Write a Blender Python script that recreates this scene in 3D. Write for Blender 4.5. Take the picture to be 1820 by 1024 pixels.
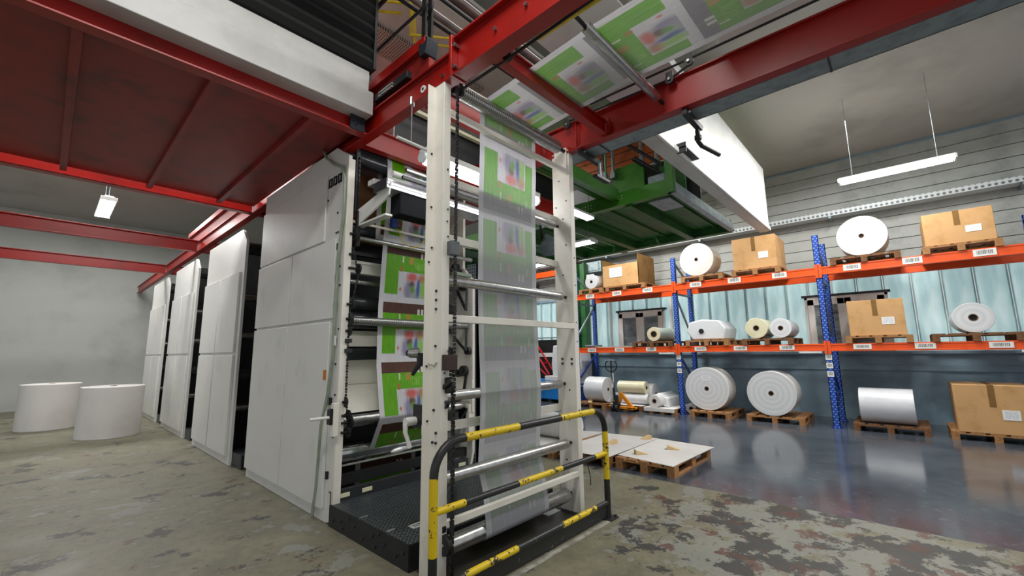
import bpy, bmesh, math, random
from mathutils import Vector, Matrix
random.seed(7)
for _o in list(bpy.data.objects):
    bpy.data.objects.remove(_o)
SC = bpy.context.scene
COL = SC.collection
PI = math.pi

# ---------------------------------------------------------------- camera
cam_data = bpy.data.cameras.new('camera')
cam = bpy.data.objects.new('camera', cam_data)
COL.objects.link(cam)
cam_data.sensor_fit = 'HORIZONTAL'
cam_data.sensor_width = 36.0
cam_data.lens = 756.8 * 36.0 / 1820.0
cam_data.clip_start = 0.05
cam_data.clip_end = 120
_p, _y, _r = 0.148834, 0.828485, -0.0118727       # pitch up, heading, roll
_F = Vector((0, math.cos(_p), math.sin(_p)))
_U = Vector((0, -math.sin(_p), math.cos(_p)))
_R = Vector((1, 0, 0))
_R2 = _R * math.cos(_r) + _U * math.sin(_r)
_U2 = _U * math.cos(_r) - _R * math.sin(_r)
_M = Matrix(((math.cos(_y), math.sin(_y), 0), (-math.sin(_y), math.cos(_y), 0), (0, 0, 1)))
_R2, _U2, _F = _M @ _R2, _M @ _U2, _M @ _F
cam.matrix_world = Matrix(((_R2.x, _U2.x, -_F.x, 0), (_R2.y, _U2.y, -_F.y, 0), (_R2.z, _U2.z, -_F.z, 1.6), (0, 0, 0, 1)))
SC.camera = cam

# ---------------------------------------------------------------- world, light, exposure
W = bpy.data.worlds.new('hall_daylight')
SC.world = W
W.use_nodes = True
_bg = W.node_tree.nodes['Background']
_bg.inputs[0].default_value = (0.93, 0.97, 1.0, 1)
_bg.inputs[1].default_value = 0.55
SC.view_settings.view_transform = 'Standard'
SC.view_settings.look = 'None'
SC.view_settings.gamma = 1.0
SC.view_settings.use_curve_mapping = False
SC.view_settings.exposure = 0.22

def area(name, loc, size, power, rot=(0, 0, 0), color=(1, 0.98, 0.94)):
    d = bpy.data.lights.new(name, 'AREA')
    d.shape = 'RECTANGLE'
    d.size, d.size_y = size
    d.energy = power
    d.color = color
    o = bpy.data.objects.new(name, d)
    o.location = loc
    o.rotation_euler = rot
    COL.objects.link(o)
    return o
# daylight outside, falling on the glazed far wall
_sd = bpy.data.lights.new('daylight_sun', 'SUN'); _sd.energy = 3.2; _sd.angle = 0.1; _sd.color = (1.0, 0.98, 0.95)
_so = bpy.data.objects.new('daylight_sun', _sd); COL.objects.link(_so)
_so.rotation_euler = (0, math.radians(62), math.radians(12)); _so.location = (20, 4, 9)
# area lights added under the ceiling to brighten the hall and overhead web
for _x, _yy, _pw in ((0.4, 1.2, 110), (3.0, 0.2, 15), (0.6, 6.5, 150), (0.6, 11.0, 170), (0.6, 16, 170),
                     (5.2, -0.6, 150), (9.3, 0.3, 200), (9.3, 4.6, 230), (9.6, 9.0, 200), (5.6, 6.0, 110), (3.4, 2.75, 14)):
    area('added_ceiling_fill', (_x, _yy, 5.75), (2.4, 0.5), _pw)

# ---------------------------------------------------------------- colour and node helpers
def lin(h, a=1.0):
    h = h.lstrip('#')
    c = [int(h[i:i + 2], 16) / 255 for i in (0, 2, 4)]
    return tuple(x / 12.92 if x <= 0.04045 else ((x + 0.055) / 1.055) ** 2.4 for x in c) + (a,)

class S:
    """a socket with arithmetic"""
    nt = None
    def __init__(s, sock): s.k = sock
    def _m(s, op, o=0.0, c=None):
        n = s.nt.nodes.new('ShaderNodeMath'); n.operation = op
        s.nt.links.new(s.k, n.inputs[0])
        for i, q in ((1, o), (2, c)):
            if q is None: continue
            if isinstance(q, S): s.nt.links.new(q.k, n.inputs[i])
            else: n.inputs[i].default_value = q
        r = S(n.outputs[0]); r.nt = s.nt
        return r
    def __add__(s, o): return s._m('ADD', o)
    def __sub__(s, o): return s._m('SUBTRACT', o)
    def __mul__(s, o): return s._m('MULTIPLY', o)
    def __truediv__(s, o): return s._m('DIVIDE', o)
    def __gt__(s, o): return s._m('GREATER_THAN', o)
    def __lt__(s, o): return s._m('LESS_THAN', o)
    def max(s, o): return s._m('MAXIMUM', o)
    def min(s, o): return s._m('MINIMUM', o)
    def frac(s): return s._m('FRACT')
    def abs(s): return s._m('ABSOLUTE')
    def sin(s): return s._m('SINE')
    def step(s, a, b):
        n = s.nt.nodes.new('ShaderNodeMapRange'); n.clamp = True; n.interpolation_type = 'SMOOTHSTEP'
        s.nt.links.new(s.k, n.inputs[0]); n.inputs[1].default_value = a; n.inputs[2].default_value = b
        r = S(n.outputs[0]); r.nt = s.nt
        return r
    def between(s, a, b): return (s > a) * (s < b)

class MT:
    """a node material under construction"""
    def __init__(s, name):
        s.m = bpy.data.materials.new(name); s.m.use_nodes = True
        s.nt = s.m.node_tree
        s.b = s.nt.nodes['Principled BSDF']; s.out = s.nt.nodes['Material Output']
    def w(s, sock):
        r = S(sock); r.nt = s.nt
        return r
    def node(s, t, **k):
        n = s.nt.nodes.new(t)
        for a, v in k.items(): setattr(n, a, v)
        return n
    def coords(s, kind='Object'):
        return s.node('ShaderNodeTexCoord').outputs[kind]
    def pos(s):
        g = s.node('ShaderNodeNewGeometry'); x = s.node('ShaderNodeSeparateXYZ')
        s.nt.links.new(g.outputs['Position'], x.inputs[0])
        return [s.w(o) for o in x.outputs]
    def xyz(s, kind='Object'):
        x = s.node('ShaderNodeSeparateXYZ'); s.nt.links.new(s.coords(kind), x.inputs[0])
        return [s.w(o) for o in x.outputs]
    def noise(s, scale, detail=4, rough=0.55, stretch=None, kind='Object', offs=None):
        n = s.node('ShaderNodeTexNoise'); n.inputs['Scale'].default_value = scale
        n.inputs['Detail'].default_value = detail; n.inputs['Roughness'].default_value = rough
        mp = s.node('ShaderNodeMapping'); s.nt.links.new(s.coords(kind), mp.inputs[0]); s.nt.links.new(mp.outputs[0], n.inputs[0])
        if stretch: mp.inputs['Scale'].default_value = stretch
        if offs: mp.inputs['Location'].default_value = offs
        return s.w(n.outputs[0])
    def voro(s, scale, feature='F1', stretch=None):
        n = s.node('ShaderNodeTexVoronoi'); n.inputs['Scale'].default_value = scale; n.feature = feature
        mp = s.node('ShaderNodeMapping'); s.nt.links.new(s.coords('Object'), mp.inputs[0]); s.nt.links.new(mp.outputs[0], n.inputs[0])
        if stretch: mp.inputs['Scale'].default_value = stretch
        return n
    def mix(s, fac, a, b):
        n = s.node('ShaderNodeMix', data_type='RGBA')
        for sock, v in ((n.inputs[0], fac), (n.inputs[6], a), (n.inputs[7], b)):
            if isinstance(v, S): s.nt.links.new(v.k, sock)
            elif isinstance(v, bpy.types.NodeSocket): s.nt.links.new(v, sock)
            elif isinstance(v, str): sock.default_value = lin(v)
            else: sock.default_value = v
        return n.outputs[2]
    def set(s, key, v):
        sock = s.b.inputs[key]
        if isinstance(v, S): s.nt.links.new(v.k, sock)
        elif isinstance(v, bpy.types.NodeSocket): s.nt.links.new(v, sock)
        elif isinstance(v, str): sock.default_value = lin(v)
        else: sock.default_value = v
        return s
    def bump(s, h, strength=0.3, dist=0.01):
        n = s.node('ShaderNodeBump'); n.inputs['Strength'].default_value = strength; n.inputs['Distance'].default_value = dist
        s.nt.links.new(h.k, n.inputs['Height']); s.nt.links.new(n.outputs[0], s.b.inputs['Normal'])
        return s

def paint(name, c, c2=None, rough=0.5, metal=0.0, scale=6.0, lo=0.45, hi=0.75, bump=0.0, stretch=None, spec=None):
    """paint / metal / card with a little wear of a second colour"""
    m = MT(name)
    n = m.noise(scale, 5, 0.6, stretch)
    if c2: m.set('Base Color', m.mix(n.step(lo, hi), c, c2))
    else: m.set('Base Color', c)
    m.set('Roughness', rough).set('Metallic', metal)
    if spec is not None: m.set('Specular IOR Level', spec)
    if bump: m.bump(m.noise(scale * 6, 3, 0.6, stretch), bump, 0.004)
    return m.m

# ---------------------------------------------------------------- mesh helpers
class MB:
    def __init__(s): s.v, s.f, s.mi, s.uv = [], [], [], {}
    def add(s, vs, fs, mi=0):
        o = len(s.v); s.v += [tuple(v) for v in vs]
        for f in fs: s.f.append(tuple(i + o for i in f)); s.mi.append(mi)
        return s
    def box(s, x0, x1, y0, y1, z0, z1, mi=0):
        vs = [(x, y, z) for z in (z0, z1) for y in (y0, y1) for x in (x0, x1)]
        return s.add(vs, [(0, 2, 3, 1), (4, 5, 7, 6), (0, 1, 5, 4), (2, 6, 7, 3), (0, 4, 6, 2), (1, 3, 7, 5)], mi)
    def bar(s, a, b, w, h, mi=0, up=(0, 0, 1)):
        a, b = Vector(a), Vector(b); d = (b - a).normalized(); u = Vector(up)
        if abs(d.dot(u)) > 0.98: u = Vector((1, 0, 0))
        r = d.cross(u).normalized(); u = r.cross(d)
        vs = [p + r * (i * w / 2) + u * (j * h / 2) for p in (a, b) for i, j in ((-1, -1), (1, -1), (1, 1), (-1, 1))]
        return s.add(vs, [(0, 3, 2, 1), (4, 5, 6, 7), (0, 1, 5, 4), (1, 2, 6, 5), (2, 3, 7, 6), (3, 0, 4, 7)], mi)
    def tube(s, pts, r, n=12, mi=0, caps=True):
        pts = [Vector(p) for p in pts]
        rs = r if isinstance(r, (list, tuple)) else [r] * len(pts)
        o = len(s.v); ref = None; m = len(pts)
        for i, p in enumerate(pts):
            d = (pts[min(i + 1, m - 1)] - pts[max(i - 1, 0)])
            if d.length < 1e-9: d = pts[-1] - pts[0]
            d.normalize()
            if ref is None:
                ref = Vector((0, 0, 1)) if abs(d.z) < 0.9 else Vector((0, 1, 0))
            a = d.cross(ref)
            if a.length < 1e-6: a = d.cross(Vector((1, 0.3, 0.2)))
            a.normalize(); b = a.cross(d).normalized(); ref = b
            for k in range(n):
                t = 2 * PI * k / n
                s.v.append(tuple(p + a * (rs[i] * math.cos(t)) + b * (rs[i] * math.sin(t))))
        for i in range(m - 1):
            for k in range(n):
                k2 = (k + 1) % n
                s.f.append((o + i * n + k, o + i * n + k2, o + (i + 1) * n + k2, o + (i + 1) * n + k)); s.mi.append(mi)
        if caps:
            s.f.append(tuple(o + k for k in range(n))); s.mi.append(mi)
            s.f.append(tuple(o + (m - 1) * n + k for k in range(n))); s.mi.append(mi)
        return s
    def cyl(s, a, b, r, n=16, mi=0, r2=None): return s.tube([a, b], [r, r if r2 is None else r2], n, mi)
    def prism(s, poly, ax, a0, a1, mi=0):
        f = {'x': lambda a, p: (a, p[0], p[1]), 'y': lambda a, p: (p[0], a, p[1]), 'z': lambda a, p: (p[0], p[1], a)}[ax]
        n = len(poly); vs = [f(a, p) for a in (a0, a1) for p in poly]
        fs = [tuple(range(n)), tuple(range(2 * n - 1, n - 1, -1))] + [(i, (i + 1) % n, n + (i + 1) % n, n + i) for i in range(n)]
        return s.add(vs, fs, mi)
    def ring(s, c, ax, r0, r1, w, n=24, mi=0):
        """a hollow disc (roll, gear blank) around axis ax"""
        o = len(s.v); c = Vector(c)
        e = {'x': (Vector((0, 1, 0)), Vector((0, 0, 1)), Vector((1, 0, 0))), 'y': (Vector((1, 0, 0)), Vector((0, 0, 1)), Vector((0, 1, 0))), 'z': (Vector((1, 0, 0)), Vector((0, 1, 0)), Vector((0, 0, 1)))}[ax]
        for k in range(n):
            t = 2 * PI * k / n; d = e[0] * math.cos(t) + e[1] * math.sin(t)
            for r, h in ((r0, -w / 2), (r1, -w / 2), (r1, w / 2), (r0, w / 2)): s.v.append(tuple(c + d * r + e[2] * h))
        for k in range(n):
            k2 = (k + 1) % n
            for j in range(4):
                j2 = (j + 1) % 4
                s.f.append((o + k * 4 + j, o + k2 * 4 + j, o + k2 * 4 + j2, o + k * 4 + j2)); s.mi.append(mi)
        return s
    def ball(s, c, r, n=12, m=8, mi=0, sq=(1, 1, 1)):
        o = len(s.v)
        for i in range(m + 1):
            a = PI * i / m
            for k in range(n):
                t = 2 * PI * k / n
                s.v.append((c[0] + r * sq[0] * math.sin(a) * math.cos(t), c[1] + r * sq[1] * math.sin(a) * math.sin(t), c[2] + r * sq[2] * math.cos(a)))
        for i in range(m):
            for k in range(n):
                k2 = (k + 1) % n
                s.f.append((o + i * n + k, o + i * n + k2, o + (i + 1) * n + k2, o + (i + 1) * n + k)); s.mi.append(mi)
        return s
    def quad(s, a, b, c, d, mi=0): return s.add([a, b, c, d], [(0, 1, 2, 3)], mi)
    def build(s, name, mats, parent=None, bevel=0.0, smooth=35, kind=None, label=None, loc=None):
        if not isinstance(mats, (list, tuple)): mats = [mats]
        base = loc if loc is not None else (ORI.get(parent.name, (0, 0, 0)) if parent else (0, 0, 0))
        base = Vector(base)
        me = bpy.data.meshes.new(name)
        me.from_pydata([tuple(Vector(v) - base) for v in s.v], [], s.f)
        for m in mats: me.materials.append(m)
        me.polygons.foreach_set('material_index', s.mi)
        bm = bmesh.new(); bm.from_mesh(me)
        bmesh.ops.remove_doubles(bm, verts=bm.verts, dist=1e-6)
        bmesh.ops.recalc_face_normals(bm, faces=bm.faces)
        bm.to_mesh(me); bm.free()
        if smooth:
            me.polygons.foreach_set('use_smooth', [True] * len(me.polygons))
            me.set_sharp_from_angle(angle=math.radians(smooth))
        o = bpy.data.objects.new(name, me); COL.objects.link(o)
        if parent:
            o.parent = parent
            ORI[o.name] = ORI.get(parent.name, (0, 0, 0))
        if loc is not None and not parent: o.location = loc; ORI[o.name] = tuple(loc)
        if bevel:
            md = o.modifiers.new('bevel', 'BEVEL'); md.width = bevel; md.segments = 2; md.limit_method = 'ANGLE'; md.angle_limit = math.radians(40)
        if kind: o['kind'] = kind
        if label: o['label'] = label
        return o
ORI = {}

def thing(name, label, cat, loc=(0, 0, 0), group=None):
    o = bpy.data.objects.new(name, None); COL.objects.link(o)
    o.location = loc; o.empty_display_size = 0.1
    ORI[o.name] = tuple(loc)
    return tag(o, label, cat, group)
def tag(o, label, cat, group=None):
    o['label'] = label; o['category'] = cat
    if group: o['group'] = group
    return o
def dup(o, loc=None, rotz=None, label=None, group=None, parent=None):
    c = o.copy(); COL.objects.link(c)
    if parent is not None:
        c.parent = parent
    if loc is not None: c.location = loc
    if rotz is not None: c.rotation_euler = (0, 0, rotz)
    if label: c['label'] = label
    if group: c['group'] = group
    ORI[c.name] = tuple(c.location) if parent is None else ORI.get(parent.name, (0, 0, 0))
    for ch in list(o.children): dup(ch, parent=c)
    return c
def struct(mb, name, mats, **k):
    return mb.build(name, mats, kind='structure', **k)
def share(src, name, parent, dx=(0, 0, 0)):
    """another piece alike: shares the mesh, moved by dx"""
    o = src.copy(); o.name = name; COL.objects.link(o); o.parent = parent
    o.location = Vector(src.location) + Vector(dx); ORI[o.name] = ORI.get(parent.name, (0, 0, 0))
    return o
# ---------------------------------------------------------------- materials
WHITE = paint('cream_painted_steel', '#e6e2d8', '#cbc6ba', 0.42, 0, 3.0, 0.5, 0.85, 0.04)
WHITE2 = paint('white_machine_paint', '#dededa', '#c4c5c0', 0.4, 0, 2.0, 0.5, 0.9, 0.03)
GREYPNT = paint('light_grey_enclosure', '#c4c4c2', '#b0b0ae', 0.45, 0, 1.5)
RED = paint('red_beam_paint', '#95120a', '#6f0f09', 0.36, 0, 2.5, 0.45, 0.85, 0.03)
DRED = paint('dark_red_steel', '#8a1710', '#5e120d', 0.5, 0, 3)  # darker red used on the recess web, floor decks and joists
BLACK = paint('black_steel', '#141517', '#232426', 0.5, 0, 8, 0.5, 0.8)
DARK = paint('dark_grey_steel', '#2b2d31', '#1d1f22', 0.5, 0, 4)
NAVY = paint('dark_navy_bracket', '#111925', '#1b2430', 0.6, 0, 6)
STEEL = paint('bright_steel', '#bdbdba', '#98989a', 0.32, 1.0, 20, 0.4, 0.8)
CHROME = paint('polished_chrome', '#c9cacc', '#a5a6a8', 0.12, 1.0, 10)
DCHROME = paint('dark_rubber_cylinder', '#4a4c50', '#36383c', 0.22, 0.6, 8)
ALU = paint('aluminium_profile', '#d8d9db', '#bcbdc0', 0.3, 0.6, 20)
GALV = paint('galvanised_sheet', '#8d9a9e', '#75838a', 0.45, 0.5, 9, 0.4, 0.7)
GREEN = paint('green_steel_paint', '#377a18', '#275912', 0.38, 0, 3, 0.45, 0.8)
DGREEN = paint('dark_green_deck', '#2a6824', '#1b481e', 0.55, 0, 2.5, 0.4, 0.7)
TGREEN = paint('teal_green_column', '#2f6b35', '#21502a', 0.45, 0, 4)
ORANGE = paint('orange_rack_paint', '#ea5414', '#c94410', 0.38, 0, 5, 0.5, 0.85)
OBRICK = paint('orange_brown_board', '#b5551f', '#8e3f17', 0.6, 0, 6)
BLUE = paint('blue_rack_paint', '#173a94', '#122c70', 0.38, 0, 6)
LBLUE = paint('bright_blue_container', '#1275c4', '#0d5da0', 0.35, 0, 3)
YELLOW = paint('yellow_rail_paint', '#d9bd1a', '#b89a14', 0.4, 0, 8)
WOOD = paint('pallet_wood', '#a8794a', '#7a5231', 0.75, 0, 7, 0.35, 0.75, 0.25, (0.6, 4, 4))
WOODD = paint('dark_pallet_wood', '#7b5331', '#55371f', 0.8, 0, 7, 0.35, 0.75, 0.25, (0.6, 4, 4))
WEDGE = paint('pale_wedge_wood', '#d9bd8c', '#c2a06c', 0.7, 0, 9, 0.4, 0.8, 0.1)
CARD = paint('brown_cardboard', '#c59a68', '#b0854f', 0.8, 0, 3)
CARDD = paint('shaded_cardboard', '#7d5b28', '#69491d', 0.8, 0, 3)  # cardboard with the shade of the carton's side put into its colour
PAPER = paint('white_paper_sheet', '#d8d6d3', '#c6c3c0', 0.75, 0, 1.2, 0.4, 0.8)
ROLLW = paint('white_film_roll', '#d6d8dc', '#bfc3ca', 0.3, 0, 2, 0.4, 0.8)
ROLLC = paint('cream_film_roll', '#d9d3b4', '#c4bd9a', 0.3, 0, 3)
ROLLG = paint('clear_wrapped_roll', '#b7bdb2', '#98a095', 0.2, 0, 6, 0.4, 0.8)
CORE = paint('cardboard_core', '#6a4a2c', '#4b331e', 0.8, 0, 6)
COREE = paint('black_core_hole', '#0d0d0e', None, 0.8)
RUBBER = paint('black_rubber', '#141416', '#222325', 0.6, 0, 12)
JACKO = paint('orange_truck_paint', '#e08a12', '#b56c0c', 0.4, 0, 6)
HOSE = paint('grey_green_conduit', '#8f9b8a', '#76826f', 0.4, 0, 5)
BOARD = paint('white_board_panel', '#dcdedb', '#c9ccc9', 0.5, 0, 2)
BEIGE = paint('grey_beige_slab', '#cbc9c3', '#b9b6ae', 0.8, 0, 2)
CEIL = paint('hall_ceiling', '#a9a7a0', '#95938c', 0.8, 0, 0.6)
SIDING = paint('grey_wall_siding', '#a7aaa6', '#8e928f', 0.6, 0, 2, 0.4, 0.7)
LOWWALL = paint('slate_blue_wall', '#86a0b0', '#6f8796', 0.6, 0, 1.2, 0.4, 0.7)
HALLW = paint('pale_hall_wall', '#b9bdb9', '#a6aaa6', 0.7, 0, 0.8)
WINF = paint('pale_window_frame', '#fbf8f2', '#efeae2', 0.5, 0, 4)
STICK = paint('orange_sticker', '#c9781c', '#b06615', 0.6, 0, 6)
REDL = paint('red_plastic', '#c41420', '#9d0f19', 0.35, 0, 6)
CREAML = paint('cream_reflector_strip', '#d9d8b8', '#cbc9a6', 0.5, 0, 6)

def emit(name, c, strength):
    m = MT(name); m.set('Base Color', c).set('Emission Color', c).set('Emission Strength', strength)
    return m.m
TUBE = emit('lit_tube', '#fffdf6', 9.0)
TUBEC = emit('lit_tube_cool', '#eef4ff', 15.0)

def m_floor():
    m = MT('worn_painted_concrete')
    x, y, z = m.pos()
    edge = x + m.noise(1.5, 3) * 0.06
    zone = edge.step(5.36, 5.40)
    big = m.noise(0.9, 5, 0.6); med = m.noise(3.2, 7, 0.68); fine = m.noise(16, 5, 0.7)
    base = m.mix(med.step(0.35, 0.7), '#7b7863', '#62604f')
    base = m.mix(fine.step(0.45, 0.75) * 0.55, base, '#555446')
    near = (x.step(2.6, 3.9)) * ((y * -1.0).step(-2.6, -1.4))        # the worn patch in front of the guard rail
    chips = (med * 0.6 + big * 0.4 + near * 0.10)
    pale = chips.step(0.555, 0.575)
    base = m.mix(pale * 0.5, base, '#90938f')
    dk = (m.noise(2.1, 8, 0.72, offs=(7.3, 2.1, 0)) + near * 0.08).step(0.58, 0.60)
    base = m.mix(dk * 0.9, base, '#2b2b2b')
    br = (m.noise(3.4, 8, 0.7, offs=(1.3, 9.1, 0)) + near * 0.06).step(0.615, 0.635)
    base = m.mix(br * 0.8, base, '#573428')
    scr = m.noise(5, 6, 0.75, stretch=(1, 5, 1), offs=(3, 0, 0)).step(0.66, 0.68)
    base = m.mix(scr * 0.6, base, '#4c4b46')
    g = m.mix(m.noise(1.1, 4).step(0.35, 0.7), '#545a62', '#3d434b')
    g = m.mix(m.noise(9, 5, 0.7).step(0.55, 0.7) * 0.4, g, '#7c8188')
    m.set('Base Color', m.mix(zone, base, g))
    wet = m.noise(1.6, 4).step(0.5, 0.75) * 0.18
    r = (zone * -0.42) + 0.55 - wet * (zone * -1.0 + 1.0)
    m.set('Roughness', r)
    m.bump(m.noise(30, 4, 0.7), 0.06, 0.004)
    return m.m
FLOOR = m_floor()

def m_tread():
    m = MT('black_tread_plate')
    x, y, z = m.xyz()
    k = 1 / 0.042
    a = ((x * k).frac() - 0.5).abs(); b = ((y * k).frac() - 0.5).abs()
    h = (a * 2.2 + b).step(0.25, 0.5) * -1.0 + 1.0
    a2 = ((x * k + 0.5).frac() - 0.5).abs(); b2 = ((y * k + 0.5).frac() - 0.5).abs()
    h2 = (a2 + b2 * 2.2).step(0.25, 0.5) * -1.0 + 1.0
    hh = h.max(h2)
    m.set('Base Color', m.mix(hh, '#2b3134', '#6a7276')).set('Roughness', 0.38).set('Metallic', 0.35)
    m.bump(hh, 0.7, 0.006)
    return m.m
TREAD = m_tread()

def m_perf(name, c, d, pitch, rad, ax=(0, 1)):
    m = MT(name)
    q = m.xyz()
    a = (q[ax[0]] / pitch).frac() - 0.5; b = (q[ax[1]] / pitch).frac() - 0.5
    r = (a * a + b * b)
    m.set('Base Color', m.mix(r < rad * rad, c, d)).set('Roughness', 0.5)
    return m.m
PERF = m_perf('perforated_beige_sheet', '#b9ae9f', '#3b3733', 0.035, 0.3)
PERFG = m_perf('perforated_grey_frame', '#75808a', '#22272c', 0.05, 0.25, (1, 2))
PERFT = m_perf('perforated_tray', '#c3cacd', '#5f686c', 0.09, 0.3, (1, 2))

def m_knurl():
    m = MT('grooved_steel_roller')
    x, y, z = m.xyz()
    w = (x * 260.0).sin()
    m.set('Base Color', m.mix(w.step(-0.4, 0.6), '#8a8a88', '#b2b2ae')).set('Metallic', 0.9).set('Roughness', 0.3)
    m.bump(w, 0.25, 0.003)
    return m.m
KNURL = m_knurl()

def m_worn(name, base, chip, lo, hi):
    m = MT(name)
    n = m.noise(11, 6, 0.75); n2 = m.noise(40, 3, 0.6)
    f = (n * 0.75 + n2 * 0.25).step(lo, hi)
    m.set('Base Color', m.mix(f, base, chip)).set('Roughness', 0.4)
    m.bump(f, -0.25, 0.003)
    return m.m
SYEL = m_worn('chipped_yellow_band', '#d8b90c', '#2a2620', 0.545, 0.565)
SBLK = m_worn('chipped_black_band', '#1c1d1e', '#6d6f6e', 0.60, 0.62)

def m_rackblue():
    m = MT('punched_blue_upright')
    x, y, z = m.xyz()
    a = (z * 20.0).frac() - 0.5
    b = (y * 14.0 + (z * 20.0)._m('FLOOR') * 0.5).frac() - 0.5
    hole = (a * a + b * b * 0.7) < 0.045
    m.set('Base Color', m.mix(hole * 0.75, m.mix(m.noise(5).step(0.4, 0.8), '#1a45a8', '#143584'), '#8fb2d8')).set('Roughness', 0.4)
    return m.m
RBLUE = m_rackblue()

def m_glass():
    """profiled translucent wall glass, lit by the day outside"""
    m = MT('frosted_channel_glass')
    n = m.noise(2.2, 4, 0.5, (1, 3, 0.5))
    col = m.mix(n.step(0.3, 0.7), '#c6dcdf', '#e2eeee')
    m.set('Base Color', col).set('Roughness', 0.35)
    t = m.node('ShaderNodeBsdfTranslucent'); m.nt.links.new(col, t.inputs[0])
    mx = m.node('ShaderNodeMixShader'); mx.inputs[0].default_value = 0.6
    m.nt.links.new(m.b.outputs[0], mx.inputs[1]); m.nt.links.new(t.outputs[0], mx.inputs[2])
    m.nt.links.new(mx.outputs[0], m.out.inputs[0])
    return m.m
GLASS = m_glass()

def m_mesh_glass():
    m = MT('wired_window_glass')
    x, y, z = m.xyz()
    g = ((y * 28.0).frac().between(0.0, 0.22)).max((z * 28.0).frac().between(0.0, 0.22))
    n = m.noise(1.8, 4, 0.6, (1, 1, 4))
    c = m.mix(n.step(0.35, 0.65), '#8d979d', '#c6d0d3')
    cc = m.mix(g * 0.7, c, '#33383c')
    m.set('Base Color', cc).set('Roughness', 0.15)
    tr = m.node('ShaderNodeBsdfTranslucent'); m.nt.links.new(cc, tr.inputs[0])
    mx = m.node('ShaderNodeMixShader'); mx.inputs[0].default_value = 0.25
    m.nt.links.new(m.b.outputs[0], mx.inputs[1]); m.nt.links.new(tr.outputs[0], mx.inputs[2]); m.nt.links.new(mx.outputs[0], m.out.inputs[0])
    return m.m
MGLASS = m_mesh_glass()

def m_barcode():
    m = MT('printed_price_label')
    x, y, z = m.xyz('Generated')
    bars = (m.noise(38, 1, 0.5, (0.0, 1.0, 0.0), 'Generated') > 0.5) * y.between(0.15, 0.85) * z.between(0.25, 0.85)
    m.set('Base Color', m.mix(bars, '#e4e4df', '#1e1e20')).set('Roughness', 0.5)
    return m.m
BARC = m_barcode()
def m_typed():
    m = MT('typed_paper_label')
    x, y, z = m.xyz('Generated')
    ln = ((z * 9.0).frac() > 0.55) * (m.noise(30, 2, 0.5, (1, 1, 0.3), 'Generated') > 0.5) * y.between(0.12, 0.88) * z.between(0.15, 0.9)
    m.set('Base Color', m.mix(ln * 0.7, '#e2e4e6', '#5b6168')).set('Roughness', 0.6)
    return m.m
TYPED = m_typed()

def m_rollend():
    m = MT('wound_paper_end')
    x, y, z = m.xyz()
    r = (y * y + z * z)._m('SQRT')
    n = m.noise(3, 2)
    w = ((r * 60.0).sin() * 0.5 + 0.5) * 0.3
    m.set('Base Color', m.mix(w, '#d5d6d8', '#a8abaf')).set('Roughness', 0.7)
    return m.m
ROLLE = m_rollend()

def print_nodes(m, brown_a='#4a2c22', brown_b='#5d3a2e'):
    """the printed sheet: brown band, green heading, picture between green blocks, white gap"""
    uvn = m.node('ShaderNodeUVMap'); sp = m.node('ShaderNodeSeparateXYZ'); m.nt.links.new(uvn.outputs[0], sp.inputs[0])
    u, v = m.w(sp.outputs[0]), m.w(sp.outputs[1])
    t = v.frac()
    st = m.noise(9, 3, 0.6, (7, 0.6, 1), 'UV')
    g = m.mix(st.step(0.35, 0.65), '#6cb40a', '#5aa204')
    c = m.mix(st.step(0.3, 0.7), '#dcdcdf', '#cfcfd6')                       # unprinted / white of the sheet
    pic = t.between(0.45, 0.90)
    tb = (t - 0.45) / 0.45
    def blob(c, cu, ct, ru, rt, col, k=0.9):
        d = ((u - cu) / ru); e = ((tb - ct) / rt)
        f = (((d * d + e * e)._m('SQRT') + (st - 0.5) * 1.1) * -1.0).step(-1.25, -0.4)
        return m.mix(f * pic * k, c, col)
    c = m.mix(u.between(0.43, 0.76) * pic * 0.75, c, '#b9b4bd')
    c = blob(c, 0.47, 0.72, 0.09, 0.42, '#8f86a8')
    c = blob(c, 0.58, 0.82, 0.08, 0.3, '#9aa6a0')
    c = blob(c, 0.53, 0.46, 0.06, 0.18, '#5b3a2a')
    c = blob(c, 0.54, 0.66, 0.045, 0.18, '#5aa02a')
    c = blob(c, 0.53, 0.19, 0.11, 0.19, '#d8584a')
    c = blob(c, 0.71, 0.22, 0.08, 0.24, '#b97a3c')
    c = blob(c, 0.645, 0.62, 0.04, 0.44, '#2458a8')
    c = blob(c, 0.725, 0.66, 0.06, 0.40, '#8cc63c')
    c = blob(c, 0.335, 0.70, 0.022, 0.09, '#cf6a55')
    gb = (u.between(0.075, 0.29) + u.between(0.79, 0.925)).min(1.0) * pic
    gt = ((t * -1.0) + 0.87).step(0.0, 0.02)
    c = m.mix(gb * gt, c, g)
    inner = u.between(0.075, 0.925)
    head = t.between(0.18, 0.45) * inner
    c = m.mix(head, c, g)
    txt = t.between(0.26, 0.40) * u.between(0.56, 0.80) * (m.noise(14, 2, 0.6, (6, 0.5, 1), 'UV') > 0.52)
    c = m.mix(txt * 0.45, c, '#a9d96a')
    c = m.mix(t.between(0.19, 0.30) * (u.between(0.34, 0.365) + u.between(0.81, 0.83)), c, '#d3dcc4')
    c = m.mix(t.between(0.19, 0.31) * u.between(0.46, 0.54) * 0.75, c, '#c58a4a')
    c = m.mix(t.between(0.36, 0.46) * u.between(0.31, 0.35) * 0.8, c, '#c0603a')
    brown = t.between(0.0, 0.18) * inner
    bc = m.mix(st.step(0.3, 0.7), brown_a, brown_b)
    c = m.mix(brown, c, bc)
    c = m.mix(t.between(0.09, 0.19) * (u.between(0.66, 0.70) + u.between(0.725, 0.765)), c, '#dfe2d6')
    return u, v, t, c
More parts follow.
